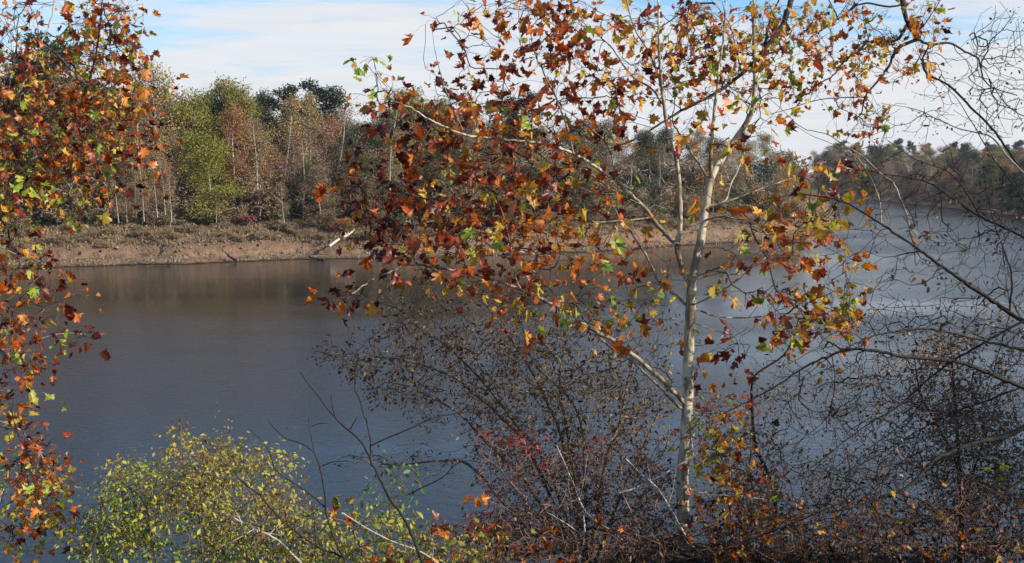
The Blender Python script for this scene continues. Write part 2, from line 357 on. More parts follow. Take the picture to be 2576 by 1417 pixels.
# ------------------------------------------------------------------ far trees
def far_leaf(name, cols, var=.5): 
    return leaf_mat(name, [(i / (len(cols) - 1), c) for i, c in enumerate(cols)], .25, .7, var)
FK = {  # palette, leaf count, leaf size, crown low, crown width, bark, number of clumps, twig points
 'yellow_green_tree': ([(.08, .09, .014), (.19, .195, .026), (.30, .27, .04), (.37, .30, .055)], 13000, .34, .04, .60, M_FARG, 60, 60),
 'olive_tree': ([(0.102, 0.109, 0.029), (0.203, 0.196, 0.043), (0.304, 0.246, 0.058), (0.319, 0.160, 0.051)], 12000, .36, .12, .56, M_FARG, 56, 110),
 'tan_tree': ([(0.160, 0.116, 0.051), (0.304, 0.217, 0.087), (0.392, 0.290, 0.116), (0.392, 0.189, 0.072)], 6500, .32, .18, .52, M_FARW, 44, 420),
 'rusty_tree': ([(0.160, 0.072, 0.043), (0.334, 0.138, 0.065), (0.435, 0.203, 0.080), (0.275, 0.189, 0.102)], 7000, .32, .14, .52, M_FARW, 44, 380),
 'pine_tree': ([(.012, .028, .014), (.022, .045, .018), (.035, .06, .024), (.05, .07, .03)], 7500, .34, .45, .32, M_FARG, 26, 60),
 'evergreen_tree': ([(.018, .032, .014), (.035, .055, .02), (.055, .07, .025), (.08, .085, .03)], 11000, .36, .06, .52, M_FARG, 50, 60),
 'bare_tree': ([(0.189, 0.131, 0.109), (0.290, 0.203, 0.160), (0.348, 0.232, 0.160)], 3000, .24, .12, .62, M_FARG, 40, 1500),
 'white_trunk_tree': ([(0.203, 0.131, 0.080), (0.348, 0.232, 0.131), (0.348, 0.232, 0.131)], 3200, .26, .30, .40, M_FARW, 30, 800),
 'brown_tree': ([(0.087, 0.065, 0.043), (0.203, 0.145, 0.087), (0.290, 0.203, 0.116), (0.217, 0.203, 0.072)], 9500, .34, .06, .54, M_FARG, 52, 260),
}
PROTO = {}
def proto(kind, var):
    if (kind, var) in PROTO: return PROTO[kind, var]
    cols, nl, ls, low, wid, bark, ncl, ntw = FK[kind]; H = 20.
    key = kind + '_leaf'; lm = bpy.data.materials.get(key) or far_leaf(key, cols)
    lean = RS.normal(0, .5, 2); tz = np.linspace(-.6, H * .93, 12)
    tp = np.stack([lean[0] * (tz / H) ** 1.5 + np.sin(tz * .35 + var) * .22, lean[1] * (tz / H) ** 1.5 + np.cos(tz * .3 + var) * .2, tz], 1)
    r0 = .23 if kind != 'white_trunk_tree' else .19; tr = (tp, np.linspace(r0, .035, 12) * np.where(tz < .5, 1.25, 1.))
    cl = []
    for i in range(ncl):
        u = (i + RS.rand()) / ncl; zc = H * (low + (1 - low) * (.04 + .93 * u))
        prof = math.sin(math.pi * min(1, (.12 + .84 * u)) ** .85) ** .7 if 'pine' not in kind else (.35 + .65 * math.sin(math.pi * u))
        if kind == 'bare_tree': prof = (.35 + .8 * u) if u < .7 else (1.0 - (u - .7) * 1.6)
        a = RS.rand() * 6.283; rr = wid * H * .5 * prof * RS.uniform(.25, 1.)
        c = np.array([math.cos(a) * rr, math.sin(a) * rr, zc]) + np.append(np.array([np.interp(zc, tz, tp[:, 0]), np.interp(zc, tz, tp[:, 1])]), 0)
        cl.append((c, wid * H * RS.uniform(.10, .20)))
    # main limbs to clumps, twigs round each clump
    att, lp, lt = [], [], []
    for c, s in cl:
        k = max(2, int(ntw / ncl)); q = nrm(RS.normal(0, 1, (k, 3))) * (RS.rand(k, 1) ** .4) * s * np.array([1.15, 1.15, .95]); att.append(c + q)
        k = int(nl / ncl * (s / (wid * H * .15)) ** 2); q = nrm(RS.normal(0, 1, (k, 3))) * (RS.rand(k, 1) ** .38) * s * np.array([1.2, 1.2, .85])
        q *= 1 + .35 * RS.normal(0, 1, (k, 1)) * (RS.rand(k, 1) < .3); lp.append(c + q)
        lt.append(np.clip(RS.normal(RS.uniform(.2, .8), .16, k), 0, 1))
    att = np.concatenate(att); lp = np.concatenate(lp); lt = np.concatenate(lt); lp[:, 2] = np.maximum(lp[:, 2], .3)
    paths, _ = grow([tr], att, rt=.034 if ntw > 200 else .022, step=3, wig=.16, ex=.42, fwd=.9, rmax=.13, bend=.3)
    tm = MB(); tm.tube(tr[0], tr[1], 7); bm_ = MB(); twigs(bm_, paths)
    cm = MB(); leaves(cm, lp, ls * RS.uniform(.6, 1.35, len(lp)), lt, 'clump', hang=.1, flat=.3)
    PROTO[kind, var] = (tm.mesh('trunk', bark, smooth=True), cm.mesh('crown', lm), bm_.mesh('branches', bark)); return PROTO[kind, var]
PHI = []
def far_tree(kind, px, top, sd=None, Y=None, wide=1., label='', group=None, var=None):
    ray = (px - 1288) / F
    if Y is None:
        ys = np.linspace(110, 900, 1600); s = sdist(ys * ray, ys); i = int(np.argmax(s > sd)); Y = ys[i]
    X = ray * Y; zg = far_z(X, Y); ht = PY(px, top, Y)[2] - zg; s = max(.25, ht / 20.)
    var = RS.randint(0, 2) if var is None else var
    a, b, c = proto(kind, var)
    o = thing(kind, (X, Y, zg - .1), label, 'tree', group, RS.rand() * 6.28, (s * wide, s * wide, s)); o.rotation_euler = (RS.normal(0, .045), RS.normal(0, .045), RS.rand() * 6.28)
    link('trunk', a, o); link('crown', b, o); link('branches', c, o); return o
B = 'standing on the far river bank'
HERO = [
 ('pine_tree', 165, 92, 34, 1.35, 'tall dark pine rising above the far wood behind the left orange leaves', 0),
 ('pine_tree', 60, 130, 40, 1.2, 'dark pine nearest the left edge of the far wood', 1),
 ('tan_tree', 412, 158, 30, 1.0, 'tall tan tree just left of the big yellow-green tree, highest of the far wood here', 0),
 ('white_trunk_tree', 357, 235, 18, .9, 'white-trunked tree with forked top standing over the slender saplings', 0),
 ('yellow_green_tree', 478, 228, 25, .85, 'tall yellow-green tree behind the broad one, upright top', 1),
 ('yellow_green_tree', 535, 330, 15, 1.15, 'broad yellow-green tree with foliage down to the bank', 0),
 ('olive_tree', 560, 196, 32, 1.05, 'rounded olive tree tops right of the tall yellow-green tree', 0),
 ('olive_tree', 610, 215, 27, .8, 'olive tree with rusty patches next to the first dark evergreen', 1),
 ('rusty_tree', 590, 262, 20, .8, 'russet-leaved thin tree between the olive and white-trunked trees', 0),
 ('white_trunk_tree', 655, 300, 14, .95, 'bare white-barked tree leaning a little beside the red bush', 1),
 ('evergreen_tree', 662, 228, 34, .7, 'dark evergreen, left one of three on the skyline', 0),
 ('pine_tree', 724, 212, 34, 1.3, 'dark evergreen with flat top, middle one of three on the skyline', 1),
 ('pine_tree', 822, 206, 36, 1.4, 'dark evergreen, tallest and right one of three on the skyline', 0),
 ('tan_tree', 712, 238, 19, .9, 'tan-leaved tree with forked white trunk below the flat-topped evergreen', 1),
 ('tan_tree', 782, 228, 30, .6, 'small pale tan top showing just left of the tallest evergreen', 0),
 ('bare_tree', 835, 252, 17, 1.1, 'bare grey tree with branches spread like a fan', 0),
 ('bare_tree', 765, 330, 13, .9, 'low bare grey-white tree in front of the dark gap', 1),
 ('evergreen_tree', 880, 330, 20, .8, 'dark green tree between the fan-shaped bare tree and the pale trunk', 1),
 ('white_trunk_tree', 975, 262, 15, 1., 'pale straight trunk tree left of the near sycamore leaves', 0),
 ('olive_tree', 1020, 222, 34, 1., 'yellowish olive tree top on the skyline behind the near leaves', 1),
 ('olive_tree', 1085, 246, 30, .8, 'second olive top sloping down right of the yellowish one', 0),
 ('pine_tree', 1292, 232, 32, 1.5, 'dark pine with rounded top seen through the near sycamore crown', 0),
 ('evergreen_tree', 1640, 330, 24, 1.2, 'dark green broad tree seen behind the slender left stem of the sycamore', 0),
]
for k, px, top, sd, wd, lab, v in HERO: far_tree(k, px, top, sd=sd, wide=wd, label=lab, var=v)
TX = [-300, 0, 160, 380, 480, 560, 640, 850, 950, 1020, 1100, 1290, 1500, 1700, 1900, 1960, 2040, 2085]
TY = [165, 165, 165, 205, 245, 215, 245, 262, 285, 250, 265, 280, 300, 312, 335, 365, 405, 480]
LABK = {'yellow_green_tree': 'yellow-green tree mixed into the far wood', 'olive_tree': 'olive-leaved tree mixed into the far wood', 'tan_tree': 'tan-leaved tree mixed into the far wood',
 'rusty_tree': 'russet-leaved tree mixed into the far wood', 'pine_tree': 'dark pine mixed into the far wood', 'evergreen_tree': 'dark green tree mixed into the far wood', 'bare_tree': 'leafless grey tree mixed into the far wood',
 'white_trunk_tree': 'thin white-trunked tree mixed into the far wood', 'brown_tree': 'dull brown tree mixed into the far wood'}
NMK = {k: k.replace('_tree', '').replace('_', ' ') for k in LABK}
LMK = [(-60, 'left of the frame-edge pine'), (60, 'by the pine nearest the left edge'), (150, 'under the tall left pine'), (250, 'right of the tall left pine'), (340, 'behind the slender saplings'), (420, 'under the highest tan top'), (500, 'behind the big yellow-green tree'),
 (590, 'right of the big yellow-green tree'), (660, 'beside the leaning white trunk'), (730, 'under the flat-topped evergreen'), (800, 'by the fan-shaped bare tree'), (870, 'above the pale driftwood log'), (960, 'by the pale straight trunk'), (1050, 'below the yellowish olive top'),
 (1150, 'behind the tips of the long sycamore limb'), (1250, 'left of the round-topped pine'), (1340, 'right of the round-topped pine'), (1440, 'behind the middle of the long sycamore limb'), (1540, 'behind the first twig forks of the sycamore'), (1630, 'left of the slender sycamore stem'),
 (1710, 'right of the slender sycamore stem'), (1790, 'behind the sycamore fork'), (1870, 'right of the sycamore fork'), (1940, 'short of the bank point'), (2030, 'at the bank point')]
def lmk(x): return min(LMK, key=lambda q: abs(q[0] - x))[1]
def row(x0, x1, step, sd, dlo, dhi, kinds, rw):
    x = x0
    while x < x1:
        k = kinds[RS.randint(len(kinds))]; xx = x + RS.uniform(-.35, .35) * step
        far_tree(k, xx, np.interp(xx, TX, TY) + RS.uniform(dlo, dhi), sd=sd + RS.uniform(-3, 3), wide=RS.uniform(.85, 1.25), label=rw + ' ' + LABK[k].replace(' mixed into the far wood', '') + ', ' + lmk(xx), group=NMK[k] + ' trees of the far wood')
        x += step
MIX = ['brown_tree', 'olive_tree', 'tan_tree', 'bare_tree', 'brown_tree', 'rusty_tree', 'evergreen_tree', 'bare_tree']
row(-120, 2000, 62, 58, 8, 45, ['brown_tree', 'evergreen_tree', 'brown_tree'], 'deep-set')
row(-120, 1960, 62, 44, -5, 30, ['brown_tree', 'olive_tree', 'evergreen_tree', 'bare_tree', 'brown_tree'], 'skyline')
row(-130, 1980, 62, 30, 15, 70, MIX, 'tall middle-row')
row(-140, 470, 60, 20, 70, 170, ['brown_tree', 'white_trunk_tree', 'bare_tree', 'olive_tree', 'tan_tree'], 'front-row')
row(690, 2000, 60, 20, 60, 140, MIX + ['rusty_tree', 'bare_tree'], 'front-row')
row(700, 2040, 60, 13, 140, 210, ['bare_tree', 'brown_tree', 'white_trunk_tree', 'evergreen_tree'], 'low bankside')
row(1960, 2075, 24, 10, 20, 60, ['brown_tree', 'rusty_tree', 'bare_tree', 'tan_tree'], 'small bank-point')
# slender pale saplings on the left of the far bank
for i, (px, tp_) in enumerate([(300, 430), (322, 445), (345, 400), (366, 395), (398, 380), (420, 385), (432, 415), (545, 470)]):
    far_tree('white_trunk_tree', px, tp_, sd=11.5 + (i % 3), wide=.6, label=['leftmost', 'second from the left', 'third from the left', 'fourth from the left', 'fourth from the right', 'third from the right', 'second from the right', 'rightmost'][i] + ' of the slender pale saplings above the far mud bank', group='slender pale saplings')
DL = ['left end', 'behind the orange leaf clump', 'left of its middle', 'right of its middle', 'behind the crossing branches', 'right end']
# distant wooded shore beyond the bend
def distant(x0, x1, step, sd, lo, hi, kinds, label, group):
    x = x0
    while x < x1:
        k = kinds[RS.randint(len(kinds))]; xx = x + RS.uniform(-.4, .4) * step; ray = (xx - 1288) / F
        ys = np.linspace(270, 1100, 1600); s = sdist(ys * ray, ys); g0 = np.argmax(s < -1); i = g0 + int(np.argmax(s[g0:] > sd))
        far_tree(k, xx, 362 + RS.uniform(lo, hi), Y=ys[i], wide=RS.uniform(.9, 1.3), label=NMK[k] + ' tree in ' + label + ', ' + DL[int(np.clip((xx - 2060) / 115, 0, 5))], group=NMK[k] + ' trees ' + group); x += step
DM = ['brown_tree', 'rusty_tree', 'evergreen_tree', 'olive_tree', 'bare_tree', 'brown_tree', 'evergreen_tree']
distant(2070, 2800, 24, 2.5, 62, 100, ['brown_tree', 'evergreen_tree', 'rusty_tree', 'brown_tree'], 'the low waterside fringe of the distant wood ', 'along the distant waterline')
distant(2075, 2800, 24, 7, 35, 75, DM, 'the front row of the distant wood ', 'in the front of the distant wood')
distant(2060, 2780, 24, 16, 10, 40, DM, 'the middle of the distant wood ', 'in the middle of the distant wood')
distant(2050, 2760, 22, 32, -4, 20, ['evergreen_tree', 'olive_tree', 'brown_tree', 'rusty_tree'], 'the back row of the distant wood ', 'at the back of the distant wood')
distant(2120, 2700, 44, 45, -16, 4, ['pine_tree'], 'the skyline of the distant wood ', 'on the distant skyline')

# far shrubs
BK = {'brown_shrub': [(.13, .085, .045), (.27, .18, .09), (.36, .26, .13)], 'olive_shrub': [(.07, .07, .03), (.15, .14, .05), (.23, .18, .06)],
      'thicket_shrub': [(.015, .025, .01), (.03, .045, .015), (.055, .065, .025)], 'green_shrub': [(.03, .06, .015), (.07, .13, .025), (.13, .20, .04)], 'red_shrub': [(.16, .03, .035), (.27, .05, .05), (.30, .10, .07)], 'ochre_shrub': [(.16, .09, .03), (.27, .15, .05), (.32, .2, .08)]}
BP = {}
def far_bush(kind, px, sd, hpx, wide=1., label='', group=None):
    if kind not in BP:
        lm = far_leaf(kind + '_leaf', BK[kind]); n = 2600; att = []; lp = []
        for i in range(14):
            a = RS.rand() * 6.28; r = RS.rand() ** .5 * 1.1; c = np.array([math.cos(a) * r, math.sin(a) * r, RS.uniform(.5, 1.8) * (1 - .35 * r)])
            att.append(c + RS.normal(0, .28, (14, 3))); lp.append(c + nrm(RS.normal(0, 1, (n // 14, 3))) * RS.rand(n // 14, 1) ** .4 * np.array([.5, .5, .38]))
        att = np.concatenate(att); lp = np.concatenate(lp); att[:, 2] = att[:, 2].clip(.1); lp[:, 2] = lp[:, 2].clip(.05)
        st = [(np.array([[x * .12, y * .12, -.2], [x * .2, y * .2, .5]]), np.array([.04, .03])) for x, y in RS.normal(0, 1, (5, 2))]
        pt, _ = grow(st, att, rt=.014, step=3, rmax=.05); tm = MB(); [tm.tube(p, r, 5) for p, r in st]; twigs(tm, pt)
        cm = MB(); leaves(cm, lp, .13 * RS.uniform(.6, 1.4, len(lp)), RS.rand(len(lp)), 'clump', hang=.1)
        BP[kind] = (tm.mesh('stems', M_FARG), cm.mesh('foliage', lm))
    ray = (px - 1288) / F; ys = np.linspace(110, 400, 1200); i = int(np.argmax(sdist(ys * ray, ys) > sd)); Y = ys[i]; X = ray * Y
    s = hpx * Y / F / 2.0; o = thing(kind, (X, Y, far_z(X, Y) - .08), label, 'shrub', group, RS.rand() * 6.28, (s * wide, s * wide, s))
    link('stems', BP[kind][0], o); link('foliage', BP[kind][1], o)
far_bush('red_shrub', 618, 13, 42, 1.3, 'red-leaved shrub at the foot of the white-barked far tree')
far_bush('green_shrub', 722, 16, 75, 1.2, 'bright green shrub low in the far wood right of the white-barked tree')
far_bush('green_shrub', 1000, 15, 60, 1.2, 'bright green shrub low in the far wood left of the near orange leaves')
far_bush('ochre_shrub', 860, 10, 42, 1.4, 'ochre shrub overhanging the pale driftwood log')
far_bush('ochre_shrub', 1925, 12, 90, .9, 'golden ochre shrub near the tip of the far bank')
far_bush('ochre_shrub', 1985, 8, 60, .9, 'ochre shrub closest to the point of the far bank')
SL = {'brown_shrub': 'brown shrub on the far slope', 'olive_shrub': 'olive shrub on the far slope', 'green_shrub': 'green shrub on the far slope'}
for i in range(60):
    bx = RS.uniform(-60, 2070); far_bush('brown_shrub', bx, RS.uniform(6.2, 10), RS.uniform(12, 26), RS.uniform(1.2, 2.), 'small dry shrub above the mud, ' + lmk(bx), 'small dry shrubs above the mud')
for i in range(150):
    k = ['brown_shrub', 'olive_shrub', 'brown_shrub', 'brown_shrub', 'olive_shrub', 'green_shrub'][RS.randint(6)]
    sd = RS.uniform(9.5, 20) if k != 'green_shrub' else RS.uniform(14, 20)
    bx = RS.uniform(-60, 2070); far_bush(k, bx, sd, RS.uniform(22, 52) * (1.3 if sd > 14 else .8), RS.uniform(1., 1.6), ('upper ' if sd > 14 else 'lower ') + SL[k] + ', ' + lmk(bx), k.replace('_', ' ') + 's on the far bank')
x = -120
while x < 2060:
    k = ['brown_shrub', 'olive_shrub', 'brown_shrub', 'thicket_shrub', 'thicket_shrub'][RS.randint(5)]
    far_bush(k, x + RS.uniform(-12, 12), RS.uniform(20, 27) - (3 if x < 700 else 0), RS.uniform(70, 130), RS.uniform(.9, 1.3), 'tall ' + {'brown_shrub': 'brown', 'olive_shrub': 'olive', 'thicket_shrub': 'dark green'}[k] + ' bush of the far wood ' + lmk(x), 'tall bushes under the far trees'); x += 28 if x > 700 else 19
# weeds and dead grass on the far bank: one mass
mb = MB(); n = 42000; pxs = RS.uniform(-250, 2100, n); ray = (pxs - 1288) / F; sds = 3.8 + RS.rand(n) ** 1.2 * 18
ys = np.linspace(112, 300, 700); tabx = np.linspace(-300, 2120, 260); taby = []
for q in tabx:
    r_ = (q - 1288) / F; taby.append(ys[int(np.argmax(sdist(ys * r_, ys) > 0))])
Y0 = np.interp(pxs, tabx, taby); YY = Y0 + sds * 1.13; XX = ray * YY; sdv = sdist(XX, YY)
pos = []; 
for x, y, s in zip(XX, YY, sdv):
    if s > 3.4 and fbm(x, y, .25, 3, 5.) > -.45 + max(0, 8 - s) * .22: pos.append((x, y, far_z(x, y, s)))
pos = np.array(pos); leaves(mb, pos, RS.uniform(.15, .5, len(pos)), RS.rand(len(pos)), 'oval', tip=np.tile([0, 0, 2.2], (len(pos), 1)), hang=-.9)
setting(mb.build('bank_weeds', far_leaf('weed_leaf', [(.10, .062, .036), (.22, .14, .075), (.35, .235, .12), (.17, .16, .06)])), 'stuff')['label'] = 'dry weeds and dead grass covering the far bank'
# clods, roots and dead twigs on the mud: one mass
mb = MB(); n = 4600; pxs = RS.uniform(-250, 2100, n); sds = .3 + RS.rand(n) * 8.5; YY = np.interp(pxs, tabx, taby) + sds * 1.13; XX = (pxs - 1288) / F * YY; sdv = sdist(XX, YY)
for x, y, q in zip(XX, YY, sdv):
    if q < .2 or fbm(x, y, .35, 3, 15.) < -.15: continue
    z = far_z(x, y, q); c = np.array([x, y, z]); a = RS.uniform(.06, .28)
    if RS.rand() < .7:
        v = nrm(RS.normal(0, 1, (6, 3))) * a * np.array([1.3, 1.1, .8]); o8 = np.array([[1, 0, 0], [-1, 0, 0], [0, 1, 0], [0, -1, 0], [0, 0, 1], [0, 0, -1]]) * a * RS.uniform(.6, 1.3, (6, 1))
        mb.add(c + o8, [[0, 2, 4], [2, 1, 4], [1, 3, 4], [3, 0, 4], [2, 0, 5], [1, 2, 5], [3, 1, 5], [0, 3, 5]], RS.rand())
    else:
        d = RS.normal(0, 1, 3) * [.6, .4, .25]; mb.tube([c, c + d * .5 + [0, 0, .1], c + d], [.035, .03, .012], 4, RS.rand())
setting(mb.build('bank_debris', far_leaf('clod', [(.05, .035, .025), (.16, .11, .075), (.26, .19, .13), (.36, .28, .20)])), 'stuff')['label'] = 'clods, roots and dead twigs strewn over the mud bank'
# driftwood on the mud
def log(pa, pb, w, label, m=M_PALE, lift=.15, fork=True):
    (xa, ya, za), (xb, yb, zb) = pa, pb; A = PW(xa, ya, za); Bq = PW(xb, yb, zb); c = (A + Bq) / 2
    ln = smooth_line([A, A * .6 + Bq * .4 + RS.normal(0, .12, 3), A * .3 + Bq * .7 + RS.normal(0, .12, 3), Bq], 4)
    m_ = MB(); m_.tube(ln, np.linspace(w, w * .45, len(ln)), 7, cap=True)
    if fork:
        for q in range(3):
            i = RS.randint(4, len(ln) - 2); e = ln[i] + nrm((Bq - A)[None])[0] * .5 + RS.normal(0, .35, 3) + [0, 0, .3]; m_.tube([ln[i], (ln[i] + e) / 2 + RS.normal(0, .05, 3), e], [w * .45, w * .3, w * .12], 5)
    tag(m_.build('driftwood_log', m, origin=c, smooth=True), label, 'log').location = c
log((828, 620, 1.7), (892, 578, 3.9), .22, 'pale driftwood log sloping up the mud at the water edge')
log((796, 560, 4.6), (836, 534, 5.8), .16, 'pale bare log caught in the brush above the longer one')
log((372, 628, 1.3), (318, 590, 3.2), .17, 'grey log lying down the mud slope below the slender saplings', M_FARG)
log((595, 656, .25), (572, 643, .9), .2, 'short dark log lying at the water edge', M_DARK)
log((815, 652, .2), (778, 648, .3), .16, 'dark waterlogged branches at the waterline below the pale log', M_DARK)
log((430, 664, .2), (345, 664, .3), .11, 'thin dark branch lying along the waterline', M_DARK)
log((1345, 640, .3), (1270, 628, 1.2), .14, 'grey log on the mud seen through the near leaves', M_FARG)

# ------------------------------------------------------------------ near trees
def petioled(mb, att, tone, tips, size, per=(1, 3), kind='lobed', spread=.09, hang=.5, flat=.6, tw=None):
    ps, ts, ds = [], [], []
    for a, tn, d in zip(att, tone, tips):
        for q in range(RS.randint(per[0], per[1] + 1)):
            off = RS.normal(0, spread, 3) + d * spread * .5 - np.array([0, 0, spread * .4]); ps.append(a + off); ts.append(tn + RS.normal(0, .07)); ds.append(nrm(off[None])[0])
            if tw is not None: tw.tube([a, a + off * .55 + [0, 0, .015], a + off], .0013, 3)
    ps = np.array(ps); leaves(mb, ps, size * np.exp(RS.normal(0, .36, len(ps))).clip(.35, 1.8), np.clip(ts, 0, 1), kind, np.array(ds), hang, flat)

# --- the sycamore
ZT = 9.5
base = P(1719, 1385, ZT)
syc = thing('sycamore_tree', base, 'young sycamore with pale cream trunk and rust leaves, middle of the near bank', 'tree')
trunk_l = limb([(1717, 1400), (1720, 1350), (1718, 1280), (1717, 1208), (1724, 1108), (1730, 1008), (1733, 858), (1738, 760), (1741, 708)], ZT, ZT, 34, 24)
trunk_u = limb([(1741, 708), (1754, 645), (1768, 575), (1778, 500), (1788, 450)], ZT, 9.6, 23, 19)
LM = {
 'right_fork': limb([(1788, 450), (1818, 395), (1843, 360), (1883, 300), (1895, 262), (1899, 200), (1896, 100), (1897, 0), (1899, -110)], 9.6, 10.1, 18, 5, .15),
 'left_fork': limb([(1788, 450), (1787, 390), (1793, 320), (1803, 225), (1812, 150), (1822, 70), (1830, -60)], 9.6, 9.2, 12, 3, .15),
 'inner': limb([(1786, 455), (1743, 390), (1703, 325), (1680, 290)], 9.6, 9.9, 8, 3),
 'stem': limb([(1740, 715), (1722, 690), (1703, 622), (1711, 575), (1709, 475), (1701, 400), (1688, 350), (1675, 300), (1667, 240), (1659, 150), (1657, 75), (1655, -80)], 9.48, 9.1, 16, 5, .12),
 'big_left': limb([(1704, 618), (1690, 605), (1663, 575), (1623, 525), (1578, 482), (1543, 450), (1493, 417), (1458, 395), (1413, 375), (1373, 362), (1313, 355), (1253, 350), (1170, 340), (1120, 320), (1080, 300), (1035, 272), (985, 250), (950, 200)], 9.4, 8.7, 12.5, 2.5, .25),
 'upA': limb([(1553, 457), (1536, 385), (1518, 350), (1483, 322), (1440, 290), (1400, 262)], 9.2, 8.8, 6, 2),
 'upB': limb([(1443, 388), (1428, 325), (1398, 245), (1368, 185), (1343, 125), (1330, 40), (1322, -30)], 9.0, 9.3, 6, 2),
 'upC': limb([(1668, 262), (1640, 225), (1583, 185), (1543, 125), (1490, 75), (1430, 30)], 9.2, 9.5, 6, 2, .15),
 'upD': limb([(1662, 215), (1638, 140), (1598, 75), (1576, 0), (1570, -50)], 9.15, 8.9, 6, 2),
 'upE': limb([(1170, 340), (1130, 250), (1110, 190), (1095, 130), (1088, 80)], 8.85, 8.9, 3.5, 1.5),
 'low': limb([(1722, 1015), (1683, 973), (1623, 918), (1543, 858), (1483, 826), (1433, 788), (1383, 763), (1323, 733), (1230, 700), (1155, 685), (1080, 667), (1030, 667), (980, 685), (930, 708), (885, 740)], 9.5, 8.8, 13, 3, .2),
 'low2': limb([(1722, 1035), (1685, 1000), (1640, 955), (1590, 910), (1545, 880), (1485, 832), (1420, 770), (1350, 690), (1290, 640), (1180, 600), (1090, 590)], 9.5, 10.3, 8, 2, .2),
 'lowup': limb([(1310, 728), (1298, 700), (1283, 615), (1273, 565), (1250, 490)], 9.1, 9.0, 5, 2),
 'mid': limb([(1737, 775), (1690, 735), (1658, 708), (1623, 640), (1588, 585), (1563, 555), (1523, 500), (1450, 470), (1360, 455)], 9.5, 9.9, 8, 2, .2),
 'mid2': limb([(1612, 515), (1545, 490), (1440, 480), (1370, 425), (1300, 405), (1210, 400)], 9.3, 10.2, 5, 1.5, .2),
 'mid3': limb([(1640, 548), (1500, 560), (1400, 545), (1290, 560), (1160, 545), (1010, 575)], 9.4, 9.7, 5, 1.5, .2),
 'pale': limb([(1779, 517), (1823, 507), (1838, 465), (1858, 425), (1873, 380), (1868, 345)], 9.55, 9.7, 5, 2),
 'r1': limb([(1745, 697), (1798, 682), (1863, 690), (1940, 640), (2010, 600), (2070, 540)], 9.5, 9.8, 4.5, 1.5, .15),
 'r2': limb([(1738, 770), (1798, 742), (1863, 700), (1900, 660), (1980, 650)], 9.5, 9.0, 5, 1.5),
 'r3': limb([(1738, 772), (1800, 795), (1880, 800), (1960, 790), (2060, 790), (2130, 775)], 9.5, 9.9, 5, 1.5, .15),
 'r4': limb([(1770, 555), (1820, 545), (1900, 560), (1990, 555), (2060, 560), (2120, 610), (2130, 700)], 9.55, 9.2, 5, 1.5, .15),
 'r5': limb([(1735, 805), (1790, 830), (1850, 850), (1860, 910)], 9.5, 9.4, 3.5, 1.5),
 'r6': limb([(1775, 525), (1850, 500), (1930, 470), (2020, 440), (2120, 420)], 9.55, 9.9, 5, 1.5, .15),
}
PRI = ['right_fork', 'left_fork', 'stem', 'big_left', 'low', 'low2', 'mid']
m = MB(); m.tube(*trunk_l, n=10); m.build('lower_trunk', M_SYCB, syc, base, True)
m = MB(); m.tube(*trunk_u, n=10); m.build('upper_trunk', M_SYC, syc, base, True)
for k, (p, r) in LM.items():
    m = MB(); m.tube(p, r, 7 if k in PRI else 5); m.build('limb', M_SYC if k in ('right_fork', 'pale', 'big_left', 'stem', 'left_fork') else M_LIMB, syc, base, True)
